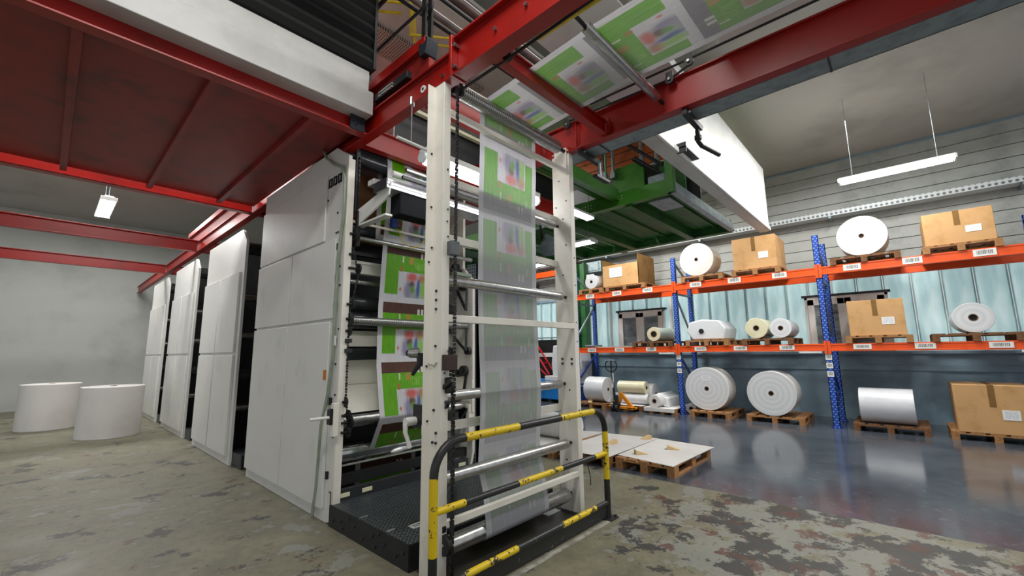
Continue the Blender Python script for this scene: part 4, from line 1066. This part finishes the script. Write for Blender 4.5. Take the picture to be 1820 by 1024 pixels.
for x, y, l in ((0.55, 7.0, 'nearest hanging lamp over the left aisle'), (0.55, 11.0, 'second hanging lamp over the left aisle'), (9.6, -0.9, 'hanging lamp over the storage aisle in front of the right-hand rack bays')):
    lamp('aisle_lamp', l, (x, y, 4.6), (x, y + 1.5, 4.6), 0.24, TUBEC, None, [((x, y + 0.2, 4.64), (x, y + 0.2, 6.2)), ((x, y + 1.3, 4.64), (x, y + 1.3, 6.2))])
# green wall column with brace, red beacon, horn and speaker-like fan
gc = thing('green_column', 'green steel wall column with a slanting brace behind the rack', 'column', (12.35, 8.0, 0))
MB().box(12.2, 12.5, 7.86, 7.90, 0, 4.6).box(12.2, 12.5, 8.16, 8.20, 0, 4.6).box(12.33, 12.37, 7.9, 8.16, 0, 4.6).build('column_shaft', TGREEN, gc, smooth=0)
MB().bar((12.35, 8.2, 2.9), (12.35, 9.1, 4.4), 0.12, 0.12).build('brace', TGREEN, gc)
bc = thing('red_beacon', 'small red signal beacon under the cable tray by the green column', 'beacon', (12.3, 8.22, 4.66))
MB().ball((12.25, 8.22, 4.74), 0.09, 14, 10).build('lens', REDL, bc)
MB().box(12.2, 12.34, 8.16, 8.28, 4.62, 4.68).build('socket', DARK, bc, bevel=0.004)
bc = thing('red_lamp', 'round orange-red lamp on the wall left of the small white roll', 'lamp', (12.5, 8.42, 4.12))
MB().ball((12.5, 8.42, 4.13), 0.14, 16, 10, sq=(0.8, 1, 1)).build('dome', paint('amber_red', '#b8381a', '#8f2712', 0.3), bc)
MB().cyl((12.55, 8.42, 4.13), (12.72, 8.42, 4.13), 0.10, 14).build('socket', DARK, bc)
bx = thing('grey_wall_box', 'grey electrical box on the wall behind the cardboard carton', 'box', (12.5, 7.6, 4.4))
MB().box(12.4, 12.72, 7.3, 7.95, 4.25, 4.62).build('body', GALV, bx, bevel=0.01)
MB().box(12.38, 12.40, 7.38, 7.87, 4.3, 4.58).build('lid', GALV, bx, bevel=0.004)
fn = thing('wall_speaker', 'grey cone lamp hanging beside the paper web under the platform', 'cone lamp', (6.2, 4.8, 3.4))
MB().tube([(6.1, 4.55, 3.60), (6.1, 4.72, 3.45), (6.1, 4.80, 3.38)], [0.20, 0.15, 0.05], 18).build('shade', GALV, fn)
MB().tube([(6.1, 4.78, 3.42), (6.1, 4.86, 3.98)], 0.02, 8).build('arm', BLACK, fn)
MB().cyl((6.1, 4.60, 3.56), (6.1, 4.62, 3.54), 0.06, 12).build('bulb', BOARD, fn)
ob = thing('orange_crane_beam', 'orange beam on the far wall seen between the paper web and right post', 'beam', (12.3, 10, 4.3))
MB().prism([(12.2, 4.30), (12.4, 4.30), (12.4, 4.50), (12.2, 4.50)], 'y', 8.9, 12.5).build('beam_body', ORANGE, ob, bevel=0.004)
for y in (9.1, 11.8): MB().box(12.4, 12.75, y, y + 0.12, 4.25, 4.55).build('wall_bracket', DARK, ob)
cm = thing('wall_camera', 'small black camera bracket on the far wall below the orange beam', 'camera', (12.5, 10.1, 4.0))
MB().cyl((12.25, 10.15, 4.02), (12.45, 10.05, 4.10), 0.09, 12).build('body', BLACK, cm)
MB().cyl((12.24, 10.155, 4.015), (12.27, 10.14, 4.03), 0.045, 12).build('lens', STEEL, cm)
MB().tube([(12.4, 10.08, 4.08), (12.5, 10.08, 3.9), (12.72, 10.08, 3.9)], 0.03, 8).build('bracket', BLACK, cm)

# ================================================================ STORAGE RACK
rk = thing('pallet_rack', 'blue and orange pallet rack along the far wall', 'pallet rack', (11.5, 3.0, 0))
RX0, RX1 = 10.96, 12.02
RY = (7.42, 4.32, 1.22, -1.88, -4.6)
for i, y in enumerate(RY):
    for x in (RX0, RX1):
        u = MB().box(x, x + 0.012, y - 0.055, y + 0.055, 0.0, 4.0).box(x, x + 0.09, y - 0.055, y - 0.045, 0, 4.0).box(x, x + 0.09, y + 0.045, y + 0.055, 0, 4.0).build('upright', RBLUE, rk, smooth=0)
        MB().box(x - 0.03, x + 0.12, y - 0.09, y + 0.09, 0, 0.012).cyl((x + 0.02, y - 0.075, 0), (x + 0.02, y - 0.075, 0.05), 0.012, 6).build('foot_plate', BLUE, u, smooth=0)
    for a, b in (((RX0 + 0.08, y, 1.45 if i else 0.75), (RX1, y, 0.7 if i else 1.45)), ((RX0 + 0.08, y, 0.6), (RX1, y, 0.6))): MB().bar(a, b, 0.035, 0.05).build('brace', BLUE, rk)
    for a, b in (((RX0 + 0.08, y, 3.0 if i else 2.05), (RX1, y, 1.9 if i else 3.0)), ((RX0 + 0.08, y, 3.9), (RX1, y, 3.4)), ((RX0 + 0.08, y, 3.05), (RX1, y, 3.05))): MB().bar(a, b, 0.035, 0.05).build('brace', GALV, rk)
for i in range(4):
    a, b = RY[i] - 0.055, RY[i + 1] + 0.055
    for z0, z1 in ((1.54, 1.69), (3.13, 3.30)):
        for x in (RX0 - 0.02, RX1 + 0.02):
            be = MB().box(x, x + 0.055, b, a, z0, z1).box(x - 0.008, x, b, a, z1 - 0.03, z1).box(x - 0.008, x, b, a, z0, z0 + 0.03).build('shelf_beam', ORANGE, rk, bevel=0.003)
            MB().box(x - 0.006, x + 0.06, a, a + 0.05, z0 - 0.06, z1 + 0.06).build('hook_plate', ORANGE, be, smooth=0)
            MB().box(x - 0.006, x + 0.06, b - 0.05, b, z0 - 0.06, z1 + 0.06).build('hook_plate', ORANGE, be, smooth=0)
            if x < 11.5:
                for q in (0.83, 0.53, 0.22):
                    y = b + (a - b) * q
                    MB().box(x - 0.016, x - 0.008, y - 0.14, y + 0.14, z0 + 0.03, z1 - 0.02).build('price_label', BARC, be, smooth=0)
    MB().box(RX0 - 0.03, RX0 - 0.026, RY[i + 1] + 0.1, RY[i + 1] + 0.5, 1.50, 1.535).build('shelf_strip', BOARD, rk, smooth=0)
for i in (1, 2):
    for z in (1.36, 1.19, 1.02): MB().box(RX0 - 0.006, RX0, RY[i] - 0.055, RY[i] + 0.055, z, z + 0.11).build('location_label', BARC, rk, smooth=0)

# ---------------------------------------------------------------- pallets (every board a piece)
def pallet(L, Wd, wood, label, loc, rotz=0, group=None, nb=5):
    t = thing('wooden_pallet', label, 'pallet', loc, group)
    def pc(mb, nm): 
        o = mb.build(nm, wood, t, loc=(0, 0, 0), bevel=0.0, smooth=0)
        return o
    bw = Wd * 0.16; gap = (Wd - nb * bw) / (nb - 1)
    b0 = pc(MB().box(-L / 2, L / 2, -Wd / 2, -Wd / 2 + bw, 0.122, 0.144), 'top_board')
    for i in range(1, nb): share(b0, 'top_board', t, (0, i * (bw + gap), 0))
    s0 = pc(MB().box(-L / 2, -L / 2 + 0.145, -Wd / 2, Wd / 2, 0.100, 0.122), 'cross_board')
    for x in ((L - 0.145) / 2, L - 0.145): share(s0, 'cross_board', t, (x, 0, 0))
    k0 = pc(MB().box(-L / 2, -L / 2 + 0.145, -Wd / 2, -Wd / 2 + 0.10, 0.022, 0.100), 'block')
    for i in range(3):
        for j in range(3):
            if i or j: share(k0, 'block', t, (i * (L - 0.145) / 2, j * (Wd - 0.10) / 2, 0))
    f0 = pc(MB().box(-L / 2, L / 2, -Wd / 2, -Wd / 2 + 0.10, 0.0, 0.022), 'bottom_board')
    for j in (1, 2): share(f0, 'bottom_board', t, (0, j * (Wd - 0.10) / 2, 0))
    t.rotation_euler = (0, 0, rotz)
    return t
def roll(name, label, c, R, w, ax='y', core=0.04, mat=None, end=None, group=None, lab=None, hole=None):
    """a wound roll lying with its axis along x or y, hollow core"""
    c = Vector(c); t = thing(name, label, 'roll', tuple(c), group)
    body = MB(); n = 40
    body.ring((0, 0, 0), 'x', core, R, w, n)
    me_m = [mat or ROLLW, end or ROLLE]
    for i in range(len(body.f)):
        j = i % 4
        if j in (0, 2): body.mi[i] = 1
    b = body.build('wound_layer', me_m, t, loc=(0, 0, 0), bevel=0.006)
    MB().ring((0, 0, 0), 'x', core * 0.8, core, w + 0.006, 24).build('core', CORE, t, loc=(0, 0, 0))
    if hole: MB().cyl((-w / 2 + 0.02, 0, 0), (w / 2 - 0.02, 0, 0), core * 0.8, 16).build('core_shade', COREE, t, loc=(0, 0, 0))  # black cylinder standing in for the shade inside the open core
    if lab:
        MB().box(-w / 2 - 0.004, -w / 2 + 0.001, lab[0] - lab[2], lab[0] + lab[2], lab[1] - lab[3], lab[1] + lab[3]).build('paper_label', TYPED, t, loc=(0, 0, 0), smooth=0)
    if ax == 'y': t.rotation_euler = (0, 0, PI / 2)
    elif ax == 'x-': t.rotation_euler = (0, 0, 0)
    return t
def wrap(t, name, pts, mat):
    mb = MB(); mb.prism(pts, 'x', -0.012, 0.012)
    return mb

# foreground pallets with paper sheets
def sheet_slab(label, pts, z, cat='paper sheet'):
    c = (sum(p[0] for p in pts) / len(pts), sum(p[1] for p in pts) / len(pts), z)
    m = MB().prism(pts, 'z', z, z + 0.006)
    return tag(m.build('paper_sheet', PAPER, None, loc=c, smooth=0), label, cat)
pallet(1.42, 0.82, WOOD, 'wooden pallet under the front white sheet, nearest the camera on the right', (6.22, 2.75, 0), 0.02)
pallet(1.42, 0.82, WOODD, 'darker wooden pallet behind the guard rail end, middle of the three', (6.12, 3.62, 0), 0.0)
pallet(1.3, 0.80, WOOD, 'wooden pallet carrying the wrapped white roll behind the right post', (6.0, 4.52, 0), 0.0)
sheet_slab('white paper sheet covering the front right pallet', [(5.49, 2.33), (6.95, 2.30), (7.03, 3.20), (5.62, 3.17)], 0.145)
sheet_slab('white paper sheet on the middle pallet next to the guard rail', [(5.40, 3.20), (7.05, 3.215), (6.92, 4.10), (5.36, 4.06)], 0.145)
sheet_slab('white sheet under the wrapped roll on the rear pallet', [(5.4, 4.14), (6.98, 4.2), (6.7, 4.95), (5.4, 4.95)], 0.145)
def wedge(label, c, a, s=1.0):
    t = MB().prism([(-0.11 * s, 0), (0.11 * s, 0), (0.11 * s, 0.075 * s)], 'y', -0.06 * s, 0.06 * s).build('wooden_wedge', WEDGE, None, loc=(0, 0, 0), bevel=0.003, smooth=0)
    t.location = (c[0], c[1], 0.152); t.rotation_euler = (0, 0, a)
    return tag(t, label, 'wedge')
wedge('pale wooden wedge on the middle sheet with its slope towards the guard rail', (6.20, 3.60), -0.3, 0.8)
wedge('pale wooden wedge at the back edge between the two white sheets', (6.86, 3.34), -0.5, 0.8)
wedge('pale wooden wedge at the front left of the right sheet', (5.85, 2.93), 2.4, 0.8)
wedge('pale wooden wedge near the middle of the right sheet', (6.42, 2.70), 2.0, 0.8)
r_ = roll('wrapped_roll', 'large white wrapped roll lying behind the right white post', (6.05, 4.62, 0.36), 0.205, 0.95, 'y', 0.04, PAPER, PAPER)
MB().prism([(-0.2, -0.03), (0.02, -0.2), (0.05, -0.205), (-0.05, -0.1)], 'x', -0.482, -0.474).build('wrapper_fold', PAPER, r_, loc=(0, 0, 0), smooth=0)

# ground row under the rack
G = 'pallets in the bottom row of the rack'
pallet(1.2, 0.92, WOOD, 'wooden pallet under the big silver-white roll at the left of the rack', (11.25, 6.80, 0), 0)
p1 = roll('film_roll', 'biggest silver-white film roll on the left bottom pallet of the rack', (11.0, 6.72, 0.51), 0.345, 0.62, 'y', 0.05, ROLLW, None, None, None, True)
MB().prism([(-0.15, -0.2), (0.1, -0.345), (-0.1, -0.36), (-0.22, -0.33)], 'x', -0.335, -0.318).build('loose_film', ROLLW, p1, loc=(0, 0, 0), smooth=0)
wd = wedge('small wooden chock in front of the biggest film roll', (10.74, 6.86), 0.4, 1.0)
pallet(1.2, 1.0, WOODD, 'dark wooden pallet under the group of film rolls by the pallet truck', (11.35, 5.78, 0), 0)
sheet_slab('small white sheet on the pallet behind the pallet truck', [(10.75, 5.29), (11.9, 5.29), (11.9, 6.26), (10.75, 6.26)], 0.145)
roll('film_roll', 'small white film roll half hidden behind the pallet truck handle', (11.25, 6.16, 0.285), 0.13, 0.35, 'y', 0.03, ROLLW, None, None, None, True)
roll('film_roll', 'cream film roll lying on top of the clear one beside the pallet truck', (11.1, 5.70, 0.60), 0.165, 0.80, 'y', 0.05, ROLLC, ROLLC, None, None, True)
MB_ = roll('film_roll', 'clear wrapped film roll under the cream one beside the pallet truck', (11.08, 5.62, 0.295), 0.142, 0.78, 'y', 0.045, ROLLW, ROLLG, None, None, True)
roll('film_roll', 'upright-standing wide white film roll right behind the cream roll', (11.5, 5.35, 0.42), 0.27, 0.25, 'y', 0.04, ROLLW, None, None, None, True)
pallet(1.2, 0.68, WOOD, 'wooden pallet under the white draped sheet left of the blue upright', (11.3, 4.735, 0), 0)
sh = sheet_slab('white sheet hanging over the pallet left of the blue upright', [(10.66, 4.395), (11.9, 4.395), (11.9, 5.20), (10.66, 5.20)], 0.145)
MB().box(10.655, 10.665, 4.40, 5.2, 0.06, 0.148).build('hanging_edge', PAPER, sh, smooth=0)
r4 = roll('wrapped_roll', 'white wrapped roll with printed label pointing its end at the aisle', (11.25, 4.92, 0.31), 0.158, 1.1, 'x', 0.055, PAPER, PAPER, None, None, True)
MB().prism([(-0.16, -0.15), (-0.26, -0.155), (-0.24, 0.05), (-0.15, 0.10), (0.0, 0.18), (0.12, 0.12), (0.16, 0)], 'x', -0.30, 0.52).build('wrapper_sleeve', TYPED, r4, loc=(0, 0, 0), bevel=0.01)
roll('wrapped_roll', 'grey-white roll end behind the blue upright', (11.5, 4.19, 0.13), 0.13, 0.6, 'x', 0.05, ROLLG, PAPER, None, None, True)
pallet(1.2, 0.9, WOOD, 'wooden pallet under the tall white roll right of the blue upright', (11.4, 3.62, 0), 0)
roll('paper_roll', 'tall white paper roll standing on edge right of the blue upright at floor level', (11.25, 3.70, 0.66), 0.51, 0.55, 'x', 0.05, PAPER, None, None, (0.0, 0.25, 0.1, 0.07), True)
# upper levels, first bay
def rpal(y, z, label, w=1.0, wood=WOOD): return pallet(1.2, w, wood, label, (11.5, y, z), 0)
rpal(6.82, 3.30, 'wooden pallet under the small white roll on the top shelf', 0.8)
rpal(5.70, 3.30, 'wooden pallet under the cardboard carton on the top shelf', 1.2)
roll('film_roll', 'small white roll with a paper label on the top shelf left of the carton', (11.2, 6.80, 3.66), 0.215, 0.5, 'x', 0.045, ROLLW, ROLLW, None, (0.03, 0.16, 0.13, 0.07), True)
cx = thing('cardboard_carton', 'open brown cardboard carton with a white label on the top shelf', 'carton', (11.5, 5.68, 3.444))
MB().box(10.96, 10.975, 5.28, 6.40, 3.446, 4.06).build('front_panel', CARD, cx, smooth=0)
MB().box(12.0, 12.015, 5.28, 6.40, 3.446, 4.06).build('back_panel', CARD, cx, smooth=0)
MB().box(10.975, 12.0, 6.385, 6.40, 3.446, 4.06).build('side_panel', CARD, cx, smooth=0)
MB().box(10.96, 12.0, 5.28, 5.295, 3.446, 4.30).build('tall_flap', CARDD, cx, smooth=0)
MB().box(10.98, 12.0, 5.30, 6.385, 3.446, 3.47).build('bottom', CARD, cx, smooth=0)
MB().prism([(6.40, 4.05), (6.43, 4.26), (6.42, 4.26), (6.385, 4.05)], 'x', 10.98, 12.0).build('flap', CARDD, cx, smooth=0)
MB().box(10.952, 10.96, 5.78, 6.18, 3.70, 3.98).build('address_label', TYPED, cx, smooth=0)
roll('film_roll', 'small grey film roll standing up inside the open carton', (11.8, 5.75, 4.02), 0.06, 0.3, 'x', 0.02, ROLLG, ROLLG)
rpal(5.0, 1.69, 'dark wooden pallet under the clear film roll on the lower shelf', 1.1, WOODD)
roll('film_roll', 'clear grey film roll with cream end and wide core on the lower shelf', (11.45, 4.92, 2.02), 0.186, 1.1, 'x', 0.085, ROLLG, paint('cream_roll_end', '#d8cdb0', '#c5b896', 0.6), None, None, True)
t_ = thing('foil_bundle', 'long grey foil strip lying along the lower shelf', 'foil strip', (11.4, 6.3, 1.69))
MB().box(11.2, 11.5, 5.5, 7.2, 1.70, 1.725).build('strip', ROLLG, t_, smooth=0)
MB().box(11.1, 11.6, 6.9, 7.2, 1.725, 1.78).build('folded_end', GALV, t_, bevel=0.01)
# second bay and the bays beyond
rpal(3.60, 3.30, 'wooden pallet under the large white roll on the top shelf at right', 1.0)
roll('paper_roll', 'large white paper roll with a label on the top shelf right of the blue upright', (11.3, 3.72, 3.87), 0.42, 0.6, 'x', 0.045, PAPER, PAPER, None, (-0.02, 0.27, 0.14, 0.09), True)
rpal(3.60, 1.69, 'pale pallet with a wrapped bundle on the lower shelf right of the blue upright', 1.0)
wbn = thing('wrapped_bundle', 'pale film wrapped bundle on the lower shelf right of the blue upright', 'bundle', (11.4, 3.62, 1.834))
MB().prism([(3.95, 1.84), (4.08, 2.05), (4.0, 2.28), (3.7, 2.34), (3.3, 2.30), (3.15, 2.1), (3.2, 1.84)], 'x', 10.98, 11.9).build('film_wrap', ROLLW, wbn, bevel=0.03)
MB().cyl((10.96, 3.72, 2.05), (10.99, 3.72, 2.05), 0.06, 14).build('core_end', COREE, wbn)
def carton(loc, sx, sy, sz, label, mat=CARD):
    t = thing('cardboard_carton', label, 'carton', loc)
    x, y, z = loc
    MB().box(x - sx / 2, x + sx / 2, y - sy / 2, y + sy / 2, z, z + sz).build('carton_body', mat, t, bevel=0.006)
    MB().box(x - sx / 2 - 0.003, x + sx / 2 + 0.003, y - 0.04, y + 0.04, z + sz * 0.55, z + sz + 0.003).build('tape', CARDD, t, smooth=0)
    MB().box(x - sx / 2 - 0.006, x - sx / 2, y - sy * 0.32, y - sy * 0.1, z + sz * 0.3, z + sz * 0.5).build('address_label', TYPED, t, smooth=0)
    return t
k = 0
for y, z, w in ((2.40, 3.30, 1.0), (0.45, 3.30, 1.1), (-0.9, 3.30, 1.0), (2.3, 1.69, 1.0), (0.4, 1.69, 1.0), (-0.9, 1.69, 1.1), (2.3, 0, 1.1), (0.4, 0, 1.1), (-0.95, 0, 1.1)):
    w_ = ('second', 'third', 'third', 'second', 'third', 'third', 'second', 'third', 'third')[k]; lv = ('top shelf', 'top shelf', 'top shelf', 'lower shelf', 'lower shelf', 'lower shelf', 'floor', 'floor', 'floor')[k]
    sd = ('right half', 'left half', 'right half', 'right half', 'left half', 'right half', 'right half', 'left half', 'right half')[k]
    rpal(y, z, 'wooden pallet at %s level in the %s of the %s rack bay' % (lv, sd, w_), w, WOODD if k % 2 else WOOD); k += 1
carton((11.45, 2.40, 3.444), 1.0, 0.9, 0.75, 'closed brown carton on the top shelf in the second rack bay')
roll('paper_roll', 'white paper roll on the top shelf at the left of the third rack bay', (11.4, 0.45, 3.86), 0.41, 0.7, 'x', 0.045, PAPER, None, None, (0, 0.2, 0.12, 0.08), True)
carton((11.45, -0.9, 3.444), 1.0, 0.9, 0.6, 'brown carton on the top shelf at the far right')
roll('film_roll', 'cream film roll on the lower shelf in the second rack bay', (11.4, 2.5, 2.07), 0.23, 0.9, 'x', 0.06, ROLLC, ROLLC, None, None, True)
roll('film_roll', 'silver film roll beside the cream one in the second rack bay', (11.4, 2.02, 2.05), 0.21, 0.9, 'x', 0.05, ROLLW, None, None, None, True)
carton((11.45, 0.4, 1.834), 0.95, 0.85, 0.7, 'brown carton on the lower shelf in the third rack bay')
roll('film_roll', 'silver film roll on the lower shelf at the far right', (11.4, -0.9, 2.10), 0.26, 0.9, 'x', 0.06, ROLLW, None, None, None, True)
roll('paper_roll', 'white paper roll on the floor pallet in the second rack bay', (11.2, 2.32, 0.63), 0.48, 0.6, 'x', 0.05, PAPER, None, None, None, True)
roll('film_roll', 'silver film roll on the floor pallet at the left of the third bay', (11.2, 0.42, 0.48), 0.33, 0.8, 'y', 0.05, ROLLW, None, None, None, True)
carton((11.4, -0.95, 0.144), 1.0, 0.9, 0.8, 'large brown carton on the floor pallet at the far right')

# pallet truck
jk = thing('pallet_truck', 'orange hand pallet truck with a black steering handle in front of the rack', 'pallet truck', (10.7, 5.8, 0))
MB().tube([(10.45, 5.90, 0.30), (10.44, 5.93, 0.72), (10.42, 5.96, 1.02)], [0.035, 0.028, 0.022], 12).build('tiller', BLACK, jk)
MB().box(10.41, 10.45, 5.91, 5.97, 0.62, 1.0).build('tiller_label', BARC, jk, smooth=0)
lo = [(10.42, 5.96 + 0.17 * math.sin(2 * PI * i / 24) , 1.20 + 0.16 * math.cos(2 * PI * i / 24)) for i in range(25)]
lo = [(x, y, min(z, 1.33)) for x, y, z in lo]
MB().tube(lo, 0.016, 8).bar((10.42, 5.96, 1.02), (10.42, 5.96, 1.33), 0.025, 0.03).build('handle_loop', BLACK, jk)
MB().tube([(10.42, 5.84, 1.335), (10.42, 6.08, 1.335)], 0.018, 8).build('grip', GALV, jk)
MB().cyl((10.50, 5.88, 0.12), (10.50, 5.88, 0.42), 0.05, 14).box(10.42, 10.56, 5.80, 5.96, 0.14, 0.24).build('pump', BLACK, jk)
for y in (5.80, 5.93): MB().cyl((10.44, y, 0.09), (10.44, y + 0.07, 0.09), 0.09, 18).build('wheel', RUBBER, jk)
MB().prism([(5.86, 0.12), (5.82, 0.50), (5.76, 0.50), (5.42, 0.12), (5.42, 0.07), (5.52, 0.07), (5.74, 0.36)], 'x', 10.54, 10.60).build('chassis', JACKO, jk, bevel=0.006)
for y in (5.42, 5.98): MB().box(10.50, 11.65, y, y + 0.16, 0.06, 0.115).build('fork', JACKO, jk, bevel=0.01)
MB().box(10.50, 10.62, 5.42, 6.14, 0.07, 0.14).build('crosshead', JACKO, jk, bevel=0.01)

# far left corner seen between the web and the right post
bn = thing('blue_container', 'bright blue metal container on the far floor beyond the right post', 'container', (11.4, 9.3, 0))
MB().prism([(7.95, 0.10), (10.9, 0.10), (10.9, 0.62), (7.95, 0.62)], 'x', 11.0, 11.75).build('tub', LBLUE, bn, bevel=0.02)
MB().box(10.97, 11.78, 7.92, 10.93, 0.60, 0.68).build('rim', LBLUE, bn, bevel=0.008)
for y in (8.5, 10.5): MB().box(11.05, 11.7, y, y + 0.12, 0, 0.12).build('runner', DARK, bn, smooth=0)
bs_ = thing('black_screen', 'large black board standing against the far wall beyond the blue container', 'board', (12.5, 10, 0))
MB().box(12.57, 12.62, 9.2, 11.6, 0.0, 2.02).build('board', BLACK, bs_, smooth=0)
MB().box(12.555, 12.57, 9.2, 11.6, 1.40, 1.55).build('white_stripe', BOARD, bs_, smooth=0)
MB().tube([(12.59, 9.2, 2.1), (12.59, 11.6, 2.1)], 0.02, 8).tube([(12.59, 9.6, 2.0), (12.59, 9.6, 2.1)], 0.015, 6).tube([(12.59, 10.4, 2.0), (12.59, 10.4, 2.1)], 0.015, 6).build('top_rail', GALV, bs_)
ht = thing('hand_truck', 'red hand truck leaning before the black board', 'hand truck', (12.2, 9.8, 0))
for dx in (0, 0.35): MB().tube([(11.95 + dx, 9.25, 0.80), (12.05 + dx, 9.95, 1.60), (12.1 + dx, 10.25, 1.95)], 0.03, 8).build('stile', REDL, ht)
MB().bar((12.0, 9.6, 1.2), (12.35, 9.6, 1.2), 0.04, 0.05).bar((12.05, 10.0, 1.65), (12.4, 10.0, 1.65), 0.04, 0.05).build('rung', REDL, ht)
MB().tube([(12.0, 9.75, 1.40), (12.1, 10.2, 1.40)], 0.04, 8).tube([(12.0, 9.35, 0.72), (12.05, 10.3, 1.42)], 0.025, 8).build('brace', REDL, ht)
MB().tube([(12.0, 9.3, 0.85), (12.0, 9.22, 0.05)], 0.025, 8).tube([(12.3, 9.3, 0.85), (12.3, 9.22, 0.05)], 0.025, 8).build('leg', REDL, ht)
for dx in (0, 0.35): MB().cyl((11.93 + dx, 9.2, 0.1), (11.99 + dx, 9.2, 0.1), 0.1, 14).build('wheel', RUBBER, ht)
wl = thing('white_bale', 'white wrapped bale on a pale board beside the right post on the blue container', 'bale', (11.35, 8.3, 0.68))
MB().prism([(8.02, 0.82), (8.46, 0.82), (8.50, 1.2), (8.42, 1.78), (8.1, 1.80), (8.0, 1.3)], 'x', 11.1, 11.6).build('film_wrap', ROLLW, wl, bevel=0.03)
MB().box(11.02, 11.70, 7.96, 8.72, 0.68, 0.82).build('support_board', PAPER, wl, bevel=0.01)
bl2 = thing('wrapped_bale', 'milky plastic wrapped bale behind the left rack upright', 'bale', (11.6, 7.7, 0))
MB().prism([(7.52, 0.5), (7.84, 0.5), (7.86, 1.2), (7.80, 1.58), (7.56, 1.60), (7.5, 1.2)], 'x', 11.3, 11.95).build('film_wrap', ROLLW, bl2, bevel=0.04)
MB().box(11.25, 12.0, 7.50, 7.88, 0.0, 0.5).build('base_crate', BLUE, bl2, bevel=0.01)

# ---------------------------------------------------------------- goods along the left aisle
def reel(x, y, label, R=0.5, h=1.0):
    t = thing('paper_reel', label, 'paper reel', (x, y, 0))
    MB().ring((x, y, h / 2), 'z', 0.05, R, h, 40).build('wound_paper', PAPER, t, bevel=0.01)
    MB().ring((x, y, h / 2), 'z', 0.035, 0.05, h + 0.01, 20).build('core', CORE, t)
    return t
reel(1.05, 12.2, 'white paper reel standing by the press side far down the left aisle')
reel(0.2, 14.6, 'white paper reel standing farthest down the left aisle')
